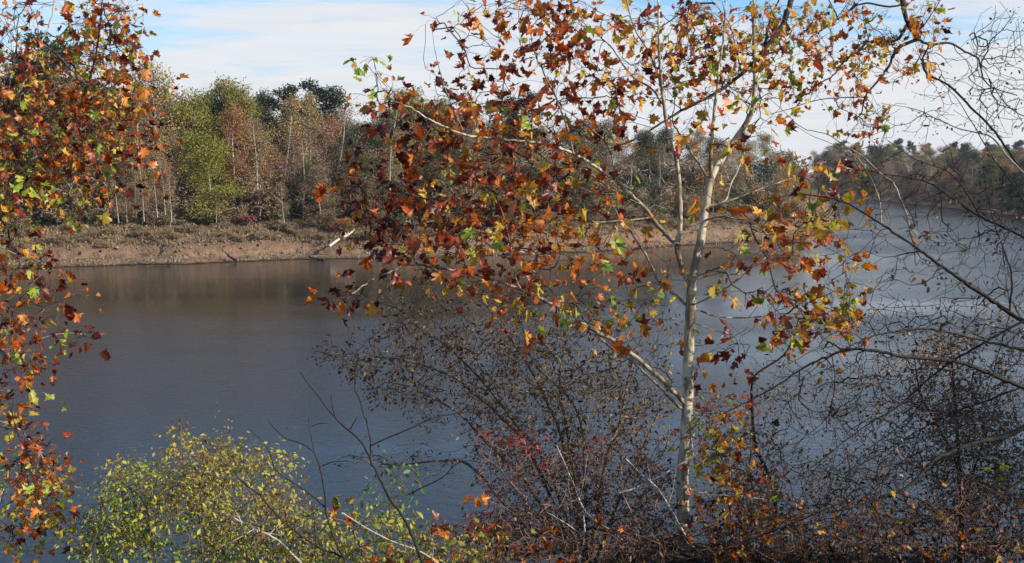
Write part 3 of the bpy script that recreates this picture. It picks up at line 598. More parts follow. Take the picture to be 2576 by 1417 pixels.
SB = [(945, 170, 22, 30, 6, .75), (965, 240, 45, 30, 13, .55), (1085, 58, 22, 22, 3, .38), (1140, 75, 8, 8, 1, .15), (1180, 20, 40, 26, 8, .65), (1075, 172, 12, 12, 2, .2), (1100, 215, 14, 20, 2, .25), (1172, 165, 10, 8, 1, .7),
 (1215, 95, 50, 55, 15, .32), (1290, 25, 60, 35, 18, .42), (1400, 30, 90, 35, 24, .4), (1500, 50, 80, 45, 18, .5), (1400, 125, 100, 50, 36, .3), (1245, 195, 80, 40, 14, .38), (1460, 200, 90, 50, 24, .35),
 (1170, 255, 80, 40, 24, .36), (1020, 300, 60, 40, 26, .25), (1290, 290, 110, 45, 34, .36), (1490, 300, 100, 60, 40, .42), (1080, 360, 80, 45, 26, .26), (1230, 375, 110, 60, 40, .3), (1400, 400, 120, 60, 36, .32),
 (915, 375, 38, 38, 7, .3), (925, 465, 42, 22, 13, .1), (870, 480, 15, 20, 3, .5), (1000, 480, 85, 55, 36, .17), (1140, 480, 100, 65, 50, .3), (1310, 500, 110, 65, 50, .38), (1490, 500, 90, 60, 28, .38),
 (960, 585, 65, 55, 28, .17), (1080, 590, 100, 55, 42, .3), (1230, 600, 105, 65, 50, .42), (1400, 620, 115, 75, 46, .42), (1560, 600, 85, 75, 22, .42), (880, 745, 34, 28, 13, .18), (1110, 690, 70, 35, 16, .36),
 (1250, 725, 95, 40, 20, .42), (1430, 740, 100, 45, 20, .52), (1550, 750, 75, 50, 14, .58), (1522, 808, 26, 24, 6, .52), (1470, 790, 30, 20, 5, .8), (1310, 800, 60, 30, 8, .5), (1640, 700, 50, 60, 10, .45),
 (1700, 60, 100, 60, 24, .52), (1850, 70, 90, 60, 26, .62), (1950, 190, 70, 55, 20, .62), (1750, 190, 90, 60, 26, .5), (1880, 260, 60, 45, 14, .65), (1600, 190, 70, 60, 18, .45), (1720, 330, 60, 50, 12, .45), (1590, 60, 60, 50, 14, .5),
 (1840, 370, 40, 30, 6, .6), (1775, 500, 30, 60, 6, .5), (1905, 325, 50, 40, 8, .55),
 (1925, 545, 45, 26, 12, .72), (1990, 450, 30, 22, 5, .42), (2035, 435, 45, 35, 10, .6), (2120, 420, 45, 26, 12, .36), (2165, 462, 30, 26, 7, .62), (2045, 548, 50, 36, 18, .48), (2092, 540, 20, 24, 6, .72),
 (1900, 590, 60, 26, 10, .42), (1950, 650, 55, 22, 10, .3), (2020, 625, 60, 36, 16, .55), (2100, 690, 45, 50, 16, .6), (2135, 620, 20, 40, 6, .38), (1925, 760, 55, 35, 14, .3), (2050, 790, 90, 42, 36, .58), (1985, 830, 40, 20, 9, .45),
 (1855, 870, 40, 55, 11, .38), (2135, 785, 26, 40, 10, .5), (1810, 655, 40, 35, 8, .5), (1990, 710, 40, 30, 7, .55), (1665, 722, 16, 14, 2, .85), (1720, 765, 14, 12, 2, .82), (1738, 870, 28, 36, 6, .5), (1735, 925, 16, 14, 3, .36), (1820, 720, 30, 16, 4, .8)]
att, tone = blobs(SB, 9.35, .6, 1.08, .22)
pth, tips = grow(list(LM.values()) + [trunk_u], att, rt=.0029, step=4, wig=.14, ex=.42, fwd=.5, rmax=.010)
m = MB(); twigs(m, pth)
lf = MB(); petioled(lf, att, tone, tips, .106, (1, 3), 'lobed', .075, .45, .5, m)
m.build('twigs', M_TWIGD, syc, base); lf.build('foliage', M_FALL, syc, base)

# --- overhanging branches, their backlit darkness put into the bark colour, upper right (their trunk stands outside the frame)
tb = np.array([7.3, 11.2, near_z(7.3, 11.2) - .1]); ov = thing('overhanging_tree', tb, 'sycamore, limbs coloured dark as if backlit, reaching in from the upper right with yellow and brown leaves against the sky', 'tree')
trn = (smooth_line([tb, tb + [.1, .1, 3], tb + [-.1, .2, 6], tb + [.1, 0, 9], tb + [0, 0, 11.5]], 5), np.linspace(.19, .07, 21))
H1 = tb + np.array([0, 0, 8.6]); H2 = tb + np.array([0, .1, 7.4])
def limb_from(p0, pp, d0, d1, w0, w1):
    pts, r = limb(pp, d0, d1, w0, w1, .1); q = smooth_line([p0, p0 * .5 + pts[0] * .5 + [0, 0, .35], pts[0]], 5)[:-1]
    return np.vstack([q, pts]), np.concatenate([np.linspace(r[0] * 1.7, r[0], len(q)), r])
OL = [
 limb_from(H1, [(2020, -70), (1990, 0), (1982, 30), (1962, 75), (1932, 112), (1908, 145), (1873, 180), (1823, 220), (1763, 255), (1703, 285), (1663, 310), (1608, 345), (1548, 370), (1473, 385), (1400, 400)], 10.4, 8.7, 15, 2),
 limb_from(H2, [(2275, -60), (2270, 0), (2277, 35), (2287, 65), (2307, 100)], 10.4, 10.3, 16, 9),
]
O2 = [limb(a, b, c, d, e, .1) for a, b, c, d, e in [
 ([(2284, 60), (2262, 95), (2237, 105), (2187, 105), (2147, 140), (2117, 160), (2097, 190), (2052, 215), (2042, 240)], 10.35, 9.7, 9, 2),
 ([(2307, 100), (2257, 122), (2237, 165), (2212, 200), (2177, 245), (2167, 285), (2148, 305)], 10.3, 10.0, 9, 2),
 ([(2177, 245), (2147, 245), (2067, 250), (1992, 272), (1930, 290)], 10.1, 9.6, 4, 1.5),
 ([(2307, 100), (2347, 113), (2387, 108), (2427, 130), (2462, 150), (2472, 195), (2497, 220), (2560, 240)], 10.3, 11, 7, 2.5),
 ([(2337, 115), (2322, 150), (2332, 185), (2387, 215), (2442, 270), (2492, 320), (2527, 365), (2576, 435), (2640, 500)], 10.3, 9, 5, 6),
 ([(2272, 10), (2237, 17), (2167, 10), (2107, 50), (2047, 90), (2017, 115), (1950, 125)], 10.4, 10.0, 6, 1.5),
 ([(1923, 118), (1935, 60), (1950, 20), (1975, -30)], 10.0, 10.2, 8, 3),
 ([(1867, 190), (1850, 120), (1835, 60), (1790, 0)], 9.7, 9.9, 4, 1.5),
 ([(2110, 50), (2090, 10), (2060, -40)], 10.2, 10.3, 4, 2),
 ([(2300, 90), (2330, 55), (2360, 10), (2380, -20)], 10.3, 10.4, 4, 1.5)]]
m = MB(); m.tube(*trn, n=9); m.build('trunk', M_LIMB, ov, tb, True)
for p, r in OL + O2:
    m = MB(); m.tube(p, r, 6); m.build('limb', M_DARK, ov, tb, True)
OB = [(2030, 60, 80, 45, 26, .52), (2150, 30, 80, 30, 22, .6), (2080, 150, 70, 45, 20, .55), (2165, 150, 50, 40, 14, .55), (2215, 100, 55, 36, 24, .6), (2300, 55, 40, 30, 9, .5), (2345, 12, 26, 16, 7, .5), (2330, 75, 30, 25, 9, .5), (2315, 150, 28, 28, 14, .5),
 (2255, 190, 22, 16, 6, .5), (2145, 212, 40, 25, 9, .45), (2105, 280, 22, 20, 4, .8), (2212, 272, 20, 14, 5, .65), (2200, 312, 38, 14, 10, .45), (1960, 90, 60, 60, 20, .6), (1900, 160, 70, 60, 22, .58), (2000, 220, 60, 30, 10, .5), (1930, 30, 50, 30, 12, .6),
 (1780, 60, 90, 60, 26, .5), (1660, 130, 90, 90, 24, .42), (1800, 150, 80, 50, 20, .5), (2150, 255, 50, 20, 7, .3)]
att, tone = blobs(OB, 10.0, .45, 1.25, .15); bare, _ = blobs([(1700, 180, 160, 140, 110, .5), (1950, 150, 150, 130, 90, .5), (2200, 130, 130, 110, 50, .5), (2400, 190, 140, 110, 60, .5)], 10.1, .5)
pth, tips = grow(OL + O2, np.vstack([att, bare]), rt=.0022, step=4, wig=.16, rmax=.010, fwd=.5)
m = MB(); twigs(m, pth); lf = MB(); petioled(lf, att, tone, tips, .080, (1, 3), 'lobed', .06, .5, .5, m)
petioled(lf, bare[::4], np.full(len(bare[::4]), .3), tips[len(att)::4], .035, (1, 2), 'oval', .03)
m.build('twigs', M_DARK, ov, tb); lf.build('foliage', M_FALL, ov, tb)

# --- left sycamore, trunk outside the frame
tb = np.array([-6.3, 8.9, near_z(-6.3, 8.9) - .1]); lt = thing('sycamore_tree', tb, 'sycamore at the left edge, dense orange and gold leaves, trunk out of view', 'tree')
trn = (smooth_line([tb, tb + [.1, 0, 2], tb + [.0, .1, 4], tb + [.15, 0, 6.5]], 5), np.linspace(.14, .06, 16))
C1 = tb + np.array([.03, 0, 2.6])
LL = [limb_from(C1, [(-90, 640), (20, 530), (60, 460), (125, 375), (165, 325), (200, 275), (225, 200), (245, 120), (255, 30), (260, -30)], 8.8, 8.4, 13, 2.5),
 limb_from(C1 + [0, 0, .3], [(-60, 545), (0, 485), (75, 410), (145, 345), (195, 272), (240, 235), (300, 180), (350, 100), (365, 20)], 8.7, 9.2, 10, 2),
 limb_from(C1 + [0, 0, -.5], [(-70, 560), (20, 528), (100, 500), (200, 425), (280, 412), (360, 400), (430, 390)], 8.8, 8.9, 7, 1.5),
 limb_from(C1 + [0, 0, .9], [(-60, 330), (0, 300), (60, 210), (100, 120), (130, 40), (140, -30)], 8.8, 8.8, 8, 2),
 limb_from(C1 + [0, 0, .8], [(-60, 370), (30, 330), (120, 300), (200, 230), (240, 170), (290, 60), (310, -20)], 9.1, 9.4, 8, 2),
 limb_from(C1 + [0, 0, -.9], [(-60, 600), (0, 620), (60, 650), (130, 680)], 8.8, 8.5, 5, 1.5),
 limb_from(C1 + [0, 0, -1.3], [(-50, 820), (20, 825), (80, 805), (130, 765), (200, 740)], 8.8, 8.6, 5, 1.5),
 limb_from(C1 + [0, 0, -1.4], [(-50, 880), (20, 880), (80, 860), (150, 840), (215, 840)], 8.8, 8.9, 4, 1.5),
 limb_from(C1 + [0, 0, -1.5], [(-50, 980), (0, 983), (60, 980), (120, 990)], 8.8, 8.6, 3, 1.),
 limb_from(C1 + [0, 0, -1.9], [(-70, 1060), (0, 1060), (60, 1090), (120, 1170), (150, 1230)], 8.8, 8.7, 5, 1.5),
 limb_from(C1 + [0, 0, -2.1], [(-70, 1230), (0, 1180), (20, 1190), (0, 1260), (-10, 1330)], 8.8, 8.6, 5, 2)]
m = MB(); m.tube(*trn, n=9); m.build('trunk', M_SYCB, lt, tb, True)
for i, (p, r) in enumerate(LL):
    m = MB(); m.tube(p, r, 6); m.build('limb', M_LIMB if i else M_DARK, lt, tb, True)
LB = [(30, 60, 50, 40, 14, .45), (80, 10, 60, 20, 10, .45), (130, 5, 20, 14, 3, .15), (60, 110, 70, 45, 22, .45), (170, 80, 30, 26, 7, .5), (270, 25, 75, 30, 26, .3), (330, 55, 45, 45, 20, .35), (260, 100, 70, 45, 40, .42), (345, 120, 25, 45, 12, .3),
 (30, 190, 70, 60, 44, .42), (110, 200, 50, 50, 26, .4), (230, 180, 80, 55, 56, .45), (330, 200, 45, 50, 30, .38), (385, 175, 20, 40, 5, .25), (60, 290, 90, 60, 76, .46), (180, 290, 90, 60, 66, .42), (300, 280, 80, 60, 56, .4), (385, 240, 30, 30, 10, .25), (410, 205, 26, 20, 6, .2),
 (50, 380, 85, 60, 84, .52), (170, 370, 80, 50, 50, .45), (280, 370, 70, 45, 32, .28), (380, 350, 45, 30, 12, .25), (435, 340, 16, 14, 3, .1), (420, 395, 10, 12, 2, .12), (40, 460, 60, 40, 34, .42), (130, 450, 70, 40, 20, .35), (240, 440, 60, 30, 16, .35), (300, 440, 40, 26, 8, .22), (200, 480, 50, 16, 8, .55), (370, 440, 12, 10, 2, .1), (385, 510, 10, 10, 1, .15),
 (20, 530, 30, 30, 10, .36), (80, 540, 20, 14, 4, .36), (185, 545, 34, 12, 7, .5), (20, 600, 30, 30, 10, .45), (60, 630, 40, 30, 12, .2), (120, 660, 40, 24, 14, .12), (30, 680, 40, 20, 10, .25), (190, 735, 20, 18, 5, .15), (245, 763, 8, 8, 1, .38), (85, 700, 50, 20, 9, .2),
 (20, 780, 35, 40, 12, .42), (80, 780, 40, 30, 10, .3), (155, 780, 25, 20, 5, .4), (20, 850, 30, 40, 16, .3), (75, 870, 10, 10, 2, .72), (55, 910, 50, 26, 14, .22), (115, 920, 20, 10, 4, .1), (210, 845, 36, 14, 9, .16), (155, 828, 12, 10, 2, .25), (30, 925, 40, 20, 7, .4),
 (20, 1010, 35, 26, 12, .4), (90, 1025, 20, 12, 4, .45), (60, 1060, 60, 26, 8, .3), (20, 1090, 35, 30, 12, .4), (85, 1100, 30, 36, 10, .25), (140, 1110, 12, 8, 2, .15), (100, 1155, 60, 36, 20, .35), (50, 1200, 60, 50, 22, .6), (120, 1220, 60, 50, 34, .62), (185, 1200, 26, 26, 7, .62), (60, 1290, 70, 50, 34, .55), (140, 1290, 60, 40, 30, .55), (60, 1370, 60, 40, 18, .5)]
LB = [(b_[0] * .93, b_[1], b_[2] * .9) + b_[3:] for b_ in LB]
att, tone = blobs(LB, 8.8, .5, .90, .28)
tone = np.clip(tone + .05, 0, 1)
pth, tips = grow(LL, att, rt=.0028, step=4, wig=.14, rmax=.010, fwd=.5)
m = MB(); twigs(m, pth); lf = MB(); petioled(lf, att, tone, tips, .080, (1, 4), 'lobed', .07, .45, .5, m)
m.build('twigs', M_TWIGD, lt, tb); lf.build('foliage', M_FALL, lt, tb)

# --- bare tree, right
tb = np.array([P(2860, 1400, 9.6)[0], 9.6, 0]); tb[2] = near_z(tb[0], tb[1]) - .1
bt = thing('bare_tree', tb, 'nearly leafless dark tree at the right edge with arching branches over the water', 'tree')
def tz(z): return np.array([tb[0], tb[1], z])
trn = (smooth_line([tb, tz(9.5) + [.05, 0, 0], tz(11) + [-.05, 0, 0], tz(13), tz(16)], 5), np.linspace(.13, .05, 21))
def TZ(py): return P(2860, py, 9.6 / cp)[2]
BL = []
for py0, pp, d1, w0, w1 in [
 (900, [(2600, 826), (2527, 778), (2482, 748), (2437, 718), (2397, 690), (2347, 655), (2307, 625), (2247, 585), (2187, 545), (2137, 515), (2072, 495), (2000, 490), (1920, 505)], 8.6, 12, 1.5),
 (690, [(2600, 605), (2527, 575), (2467, 545), (2397, 500), (2337, 460), (2267, 445), (2177, 430), (2120, 420)], 9.2, 7, 1.5),
 (1080, [(2600, 985), (2507, 948), (2437, 918), (2367, 905), (2277, 898), (2207, 883), (2147, 878), (2092, 893), (2027, 923), (1942, 978), (1867, 1018), (1800, 1050)], 8.0, 13, 2),
 (950, [(2600, 886), (2502, 863), (2442, 850), (2367, 833), (2302, 828), (2227, 838), (2167, 858), (2082, 903), (2010, 960)], 7.8, 9, 1.5),
 (700, [(2600, 792), (2467, 868), (2397, 908), (2330, 960), (2250, 1030), (2180, 1070), (2067, 1158), (2010, 1200)], 8.8, 7, 1.5),
 (960, [(2600, 1060), (2532, 1098), (2467, 1111), (2417, 1128), (2357, 1153), (2327, 1183), (2287, 1223), (2217, 1253), (2137, 1278), (2067, 1290), (2017, 1288), (1960, 1250)], 7.9, 14, 2),
 (1150, [(2600, 1190), (2540, 1230), (2470, 1262), (2400, 1290), (2340, 1330), (2240, 1370)], 8.0, 8, 2),
 (1000, [(2600, 965), (2540, 985), (2450, 1020), (2390, 1040), (2300, 1090), (2200, 1150), (2120, 1190)], 8.9, 6, 1.5),
 (500, [(2600, 460), (2540, 400), (2492, 345), (2417, 325), (2357, 300), (2302, 275), (2217, 260)], 9.4, 5, 1.3),
 (600, [(2600, 560), (2560, 480), (2500, 400), (2440, 300), (2400, 240), (2350, 190)], 9.6, 4, 1.2),
 (400, [(2600, 300), (2560, 285), (2520, 250), (2490, 200), (2460, 150), (2440, 90)], 9.8, 3, 1.)]:
    BL.append(limb_from(tz(TZ(py0)), pp, 8.3, d1, w0, w1))
B2 = [limb(a, b, c, d, e, .08) for a, b, c, d, e in [
 ([(2302, 617), (2292, 590), (2282, 545), (2267, 505), (2247, 460), (2217, 440), (2177, 400), (2132, 370), (2082, 340), (2017, 320), (1967, 275), (1930, 245)], 8.45, 9.0, 6, 1.3),
 ([(2217, 570), (2215, 520), (2200, 470), (2160, 400), (2110, 370), (2040, 340), (1990, 310)], 8.5, 9.2, 4, 1.2),
 ([(2467, 545), (2420, 470), (2380, 430), (2300, 400), (2230, 350)], 8.8, 9.3, 4, 1.2),
 ([(2540, 785), (2545, 700), (2530, 640), (2500, 560), (2480, 470), (2475, 410)], 8.4, 8.7, 5, 1.5),
 ([(2497, 948), (2520, 860), (2540, 780), (2530, 700)], 8.2, 8.6, 4, 1.5),
 ([(2500, 940), (2480, 1000), (2475, 1080), (2440, 1160)], 8.2, 8.3, 3.5, 1.5),
 ([(2367, 905), (2330, 1000), (2240, 1090), (2150, 1150)], 8.1, 8.6, 3, 1.2),
 ([(2092, 893), (2100, 960), (2080, 1050), (2010, 1110)], 8.0, 8.4, 3, 1.2),
 ([(2357, 1290), (2327, 1263), (2267, 1243), (2217, 1215), (2187, 1235), (2177, 1288)], 8.3, 8.0, 5, 2),
 ([(2240, 1360), (2217, 1308), (2187, 1258), (2147, 1213), (2090, 1190), (2040, 1160)], 8.0, 8.2, 6, 1.5)]]
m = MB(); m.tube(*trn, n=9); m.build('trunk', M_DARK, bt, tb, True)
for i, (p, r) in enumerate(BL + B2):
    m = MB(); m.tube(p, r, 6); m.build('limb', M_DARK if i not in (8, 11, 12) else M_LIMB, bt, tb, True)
SPB = 1
att, tone = blobs([(2300, 380, 180, 110, 150, .3, 9.0), (2520, 180, 80, 160, 190, .3, 9.6), (2450, 520, 150, 120, 190, .3, 8.8), (2200, 600, 130, 120, 80, .3, 8.6), (2420, 700, 180, 110, 170, .3, 8.5), (2250, 820, 200, 80, 190, .3, 8.2), (2480, 850, 120, 100, 130, .3, 8.4),
 (2100, 980, 160, 110, 230, .2, 8.1), (2280, 1050, 180, 120, 260, .2, 8.3), (2120, 1180, 180, 90, 260, .2, 8.2), (2350, 1200, 180, 100, 160, .2, 8.2), (2060, 1290, 130, 60, 100, .2, 8.1), (2540, 560, 60, 120, 90, .2, 8.6)], 8.5, .35, 1.5)
pth, tips = grow(BL + B2, att, rt=.0021, step=4, wig=.08, ex=.40, rmax=.009, fwd=.7, droop=-.03, bend=.08)
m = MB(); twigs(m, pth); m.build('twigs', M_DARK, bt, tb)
lf = MB(); sel = RS.rand(len(att)) < .30; petioled(lf, att[sel], tone[sel] - .1, tips[sel], .030, (1, 3), 'oval', .03)
rb, rt_ = blobs([(2290, 585, 30, 10, 6, .3), (2335, 590, 20, 10, 4, .4), (2325, 705, 20, 10, 4, .2), (2090, 940, 30, 40, 6, .5), (2180, 720, 14, 14, 2, .65)], 8.4, .1)
petioled(lf, rb, rt_, np.zeros((len(rb), 3)), .05, (1, 2), 'broad', .03); lf.build('foliage', M_SMALL, bt, tb)

# --- shrubs of the near bank
def shrub(name, label, base, stems, att, tone, mat_t, mat_l, lsize, kind='oval', per=(1, 3), rt=.0016, spread=.03, frac=1., stem_mat=None, cat='shrub', wig=.16, fwd=.5, rmax=.008, hang=.3, step=4, extra=None, droop=0.):
    o = thing(name, base, label, cat)
    for p, r in stems:
        m = MB(); m.tube(p, r, 5); m.build('stem', stem_mat or mat_t, o, base, True)
    pth, tips = grow(stems, att, rt=rt, step=step, wig=wig, ex=.42, rmax=rmax, fwd=fwd, droop=droop)
    m = MB(); twigs(m, pth); lf = MB(); sel = RS.rand(len(att)) < frac
    petioled(lf, att[sel], tone[sel], tips[sel], lsize, per, kind, spread, hang)
    m.build('twigs', mat_t, o, base)
    if mat_l: lf.build('foliage', mat_l, o, base)
    if extra:
        pos, tn, mt, sz, kd = extra; e = MB(); leaves(e, pos, sz * RS.uniform(.6, 1.3, len(pos)), tn, kd, hang=.4); e.build('large_leaves', mt, o, base)
    return o
def densify(att, tone, k):
    i = RS.randint(0, len(att), int(len(att) * (k - 1))); return np.vstack([att, att[i] + RS.normal(0, .09, (len(i), 3))]), np.concatenate([tone, tone[i]])
def gaps(att, sc, th): return np.array([mnoise.noise(Vector(a * sc)) + RS.normal(0, .08) > th for a in att])
def root(px, d): return on_near(px, d)
def fan(rt, d1s, tops, w0=8, w1=1.5):
    out = []
    for (pp, d1) in zip(tops, d1s):
        pts = smooth_line([rt] + [P(x, y, dd) for (x, y), dd in zip(pp, np.linspace(11., d1, len(pp)))], 5)
        out.append((pts, np.linspace(w0, w1, len(pts)) / 2 * 11 / F))
    return out
# airy shrub behind the trunk
b0 = np.array([P(1480, 1400, 11.4)[0], 11.2, near_z(1.0, 11.2) - .1])
tops = [[(1330, 1220), (1244, 1133), (1200, 1088), (1165, 1048), (1110, 1013), (1030, 973), (960, 960)],
 [(1340, 1150), (1250, 1038), (1190, 988), (1150, 953), (1105, 933), (1030, 908), (970, 900), (880, 896), (800, 880)],
 [(1380, 1180), (1300, 1070), (1230, 978), (1155, 898), (1110, 858), (1050, 823), (990, 763), (960, 728)],
 [(1420, 1130), (1380, 1020), (1340, 940), (1290, 860), (1240, 790), (1200, 740), (1120, 690)],
 [(1430, 1100), (1410, 1000), (1415, 900), (1460, 850), (1500, 780)], [(1470, 1150), (1450, 1030), (1390, 960), (1350, 925), (1330, 880)],
 [(1520, 1180), (1560, 1060), (1580, 960), (1600, 880), (1650, 800)], [(1290, 1290), (1180, 1170), (1100, 1160), (1000, 1170), (900, 1160)], [(1560, 1250), (1620, 1120), (1660, 1030), (1690, 960)]]
st = fan(b0, [10.4, 10.6, 11.6, 11.9, 11.2, 11.4, 11.8, 10.8, 11.4], tops, 11, 2)
att, tone = blobs([(830, 880, 50, 25, 26, .3), (900, 900, 70, 40, 80, .3), (1000, 950, 90, 60, 150, .35), (950, 780, 80, 60, 70, .35), (1080, 850, 100, 70, 210, .35), (1150, 1000, 110, 70, 180, .4), (1230, 900, 120, 90, 330, .4), (1130, 740, 120, 50, 100, .3), (1330, 820, 120, 90, 270, .4), (1350, 980, 130, 90, 320, .5),
 (1480, 900, 110, 90, 270, .4), (1500, 1040, 110, 90, 260, .45), (1600, 960, 90, 100, 190, .4), (1250, 1090, 100, 60, 130, .4), (1400, 1130, 130, 60, 190, .35), (1620, 1100, 80, 70, 130, .35), (1640, 820, 60, 70, 60, .4), (1050, 1160, 110, 40, 36, .3), (950, 1160, 90, 20, 20, .3)], 11.2, .55, 1., .2)
att, tone = densify(att, tone, 1.5)
keep = gaps(att, 1.8, -.34); att, tone = att[keep], tone[keep]
shrub('airy_shrub', 'wide airy shrub of arching branches with tiny brown leaves, left of the pale trunk', b0, st, att, tone, M_TWIG, M_SMALL, .040, per=(1, 4), spread=.045, stem_mat=M_TWIG, rt=.0022, wig=.1, fwd=.7)
# yellow-green bush, lower left
b1 = np.array([-2.6, 8.2, near_z(-2.6, 8.2) - .1])
st = [(smooth_line([b1 + [dx * .3, 0, 0]] + [P(x, y, d) for x, y, d in q], 5), np.linspace(5, 1.5, 5 * len(q) + 1) / 2 * 8.5 / F) for dx, q in [
 (-1, [(380, 1330, 8.5), (320, 1220, 8.6), (280, 1170, 8.7)]), (0, [(500, 1300, 8.4), (460, 1180, 8.6), (455, 1100, 8.7), (458, 1060, 8.7)]), (1, [(640, 1300, 8.4), (600, 1190, 8.6), (680, 1140, 8.8), (740, 1150, 8.9)]), (.5, [(560, 1290, 9.), (540, 1180, 9.1), (555, 1110, 9.2)]), (-1.4, [(260, 1350, 8.6), (200, 1330, 8.7)]), (1.4, [(700, 1340, 8.6), (720, 1250, 8.8)])]]
att, tone = blobs([(320, 1180, 60, 35, 50, .5), (460, 1130, 45, 35, 60, .45), (560, 1150, 70, 35, 90, .5), (690, 1150, 60, 22, 40, .55), (400, 1230, 120, 60, 230, .55), (560, 1230, 130, 60, 260, .52), (300, 1300, 100, 60, 180, .6), (450, 1330, 150, 70, 330, .62), (640, 1330, 130, 80, 250, .45), (250, 1380, 70, 50, 110, .6), (560, 1390, 130, 40, 150, .85), (720, 1270, 60, 50, 60, .4), (800, 1380, 90, 40, 70, .6), (455, 1070, 6, 12, 4, .1), (556, 1095, 8, 5, 3, .6)], 8.6, .45, 1.25, .17)
att, tone = densify(att, tone, 1.35)
tone = np.clip(tone + np.array([mnoise.noise(Vector(a * 1.7 + 9)) for a in att]) * .35, 0, 1); keep = gaps(att, 2.2, -.26); att, tone = att[keep], tone[keep]
shrub('yellow_green_bush', 'sunlit bush of small yellow-green leaves in the lower left corner above the river', b1, st, att, tone, M_TWIG, M_YG, .034, per=(2, 6), spread=.05, stem_mat=M_TWIG, hang=.8, rt=.002)
# low vines along the bottom centre
b2 = root(1000, 8.6)
st = [(smooth_line([b2] + [P(x, y, d) for x, y, d in q], 5), np.linspace(5, 1.5, 5 * len(q) + 1) / 2 * 8.5 / F) for q in [[(900, 1360, 8.3), (830, 1300, 8.2), (760, 1260, 8.4)], [(980, 1360, 8.6), (960, 1310, 8.7), (1000, 1270, 8.8)], [(1080, 1370, 8.8), (1140, 1330, 9.), (1240, 1310, 9.1)], [(850, 1390, 8.), (760, 1350, 8.1)]]]
att, tone = blobs([(780, 1320, 70, 50, 90, .6), (900, 1350, 90, 50, 130, .6), (950, 1300, 80, 40, 70, .75), (1040, 1350, 90, 50, 130, .6), (1160, 1370, 110, 50, 150, .45), (860, 1400, 140, 30, 120, .55), (1080, 1400, 120, 25, 90, .4), (960, 1240, 70, 40, 30, .95), (1000, 1190, 60, 40, 16, .95)], 8.7, .4, 1.1, .16)
eb, et = blobs([(835, 1240, 6, 10, 2, .92), (860, 1290, 20, 14, 6, .3), (950, 1300, 8, 8, 2, .95), (1085, 1395, 14, 14, 4, .42), (1150, 1385, 8, 8, 2, .4), (1218, 1360, 10, 10, 2, .9), (1100, 1325, 20, 10, 5, .28), (980, 1400, 60, 12, 7, .4), (1240, 1340, 30, 20, 5, .2), (700, 1400, 20, 10, 2, .9), (1380, 1400, 90, 16, 12, .4), (1195, 1245, 20, 16, 5, .55)], 8.3, .2, 1., .08)
shrub('low_vines', 'low yellow-green vines with a few rust and green lobed leaves along the bottom centre', b2, st, att, tone, M_TWIG, M_YG, .045, per=(1, 3), spread=.045, hang=.6, extra=(eb, et, M_FALL, .12, 'lobed'))
# bramble thicket
b3 = root(1480, 9.6)
st = [(smooth_line([b3 + [q[0][0] * 0, 0, 0]] + [P(x, y, d) for x, y, d in q], 5), np.linspace(4.5, 1.3, 5 * len(q) + 1) / 2 * 9.6 / F) for q in [[(1380, 1330, 9.5), (1260, 1240, 9.3), (1240, 1130, 9.4)], [(1440, 1300, 9.6), (1400, 1180, 9.7), (1330, 1090, 9.8)], [(1500, 1300, 9.8), (1500, 1180, 10.), (1490, 1110, 10.1)], [(1560, 1310, 9.8), (1600, 1200, 10.1), (1640, 1120, 10.2)], [(1560, 1380, 9.2), (1650, 1320, 9.1), (1690, 1260, 9.2)], [(1300, 1390, 9.1), (1200, 1360, 9.)], [(1330, 1370, 9.), (1290, 1290, 8.9), (1200, 1250, 8.8)]]]
att, tone = blobs([(1290, 1180, 90, 70, 190, .15), (1400, 1240, 120, 80, 360, .15), (1540, 1220, 120, 80, 360, .15), (1640, 1250, 70, 90, 200, .12), (1330, 1330, 130, 60, 330, .2), (1500, 1340, 140, 60, 380, .2), (1650, 1360, 90, 50, 200, .2), (1230, 1350, 60, 50, 90, .2), (1500, 1140, 120, 40, 120, .2)], 9.7, .5, 1., .14)
att, tone = densify(att, tone, 1.7)
shrub('bramble_thicket', 'dense thicket of thin red-brown bramble stems at the foot of the sycamore', b3, st, att, tone, M_BRAM, M_SMALL, .034, per=(1, 3), spread=.03, frac=.7, wig=.12, rt=.0022, fwd=.6)
b3 = root(1270, 9.2); st = [(smooth_line([b3] + [P(x, y, d) for x, y, d in q], 5), np.linspace(4, 1.3, 5 * len(q) + 1) / 2 * 9.2 / F) for q in [[(1260, 1330, 9.2), (1235, 1200, 9.3), (1240, 1100, 9.3)], [(1280, 1330, 9.3), (1310, 1200, 9.4), (1290, 1100, 9.4)], [(1240, 1380, 9.), (1190, 1340, 8.9)]]]
att, tone = blobs([(1225, 1090, 26, 20, 26, .5), (1290, 1098, 26, 14, 24, .6), (1340, 1120, 20, 14, 14, .5), (1200, 1330, 60, 30, 60, .4), (1270, 1320, 50, 30, 50, .4), (1260, 1220, 40, 40, 20, .3), (1500, 1110, 30, 20, 12, .4), (1420, 1180, 60, 20, 10, .4)], 9.3, .15, 1., .2)
shrub('red_sumac', 'thin sumac with narrow red leaflets standing left of the bramble thicket', b3, st, att, tone, M_REDTWIG, M_RED, .046, per=(1, 3), spread=.03)
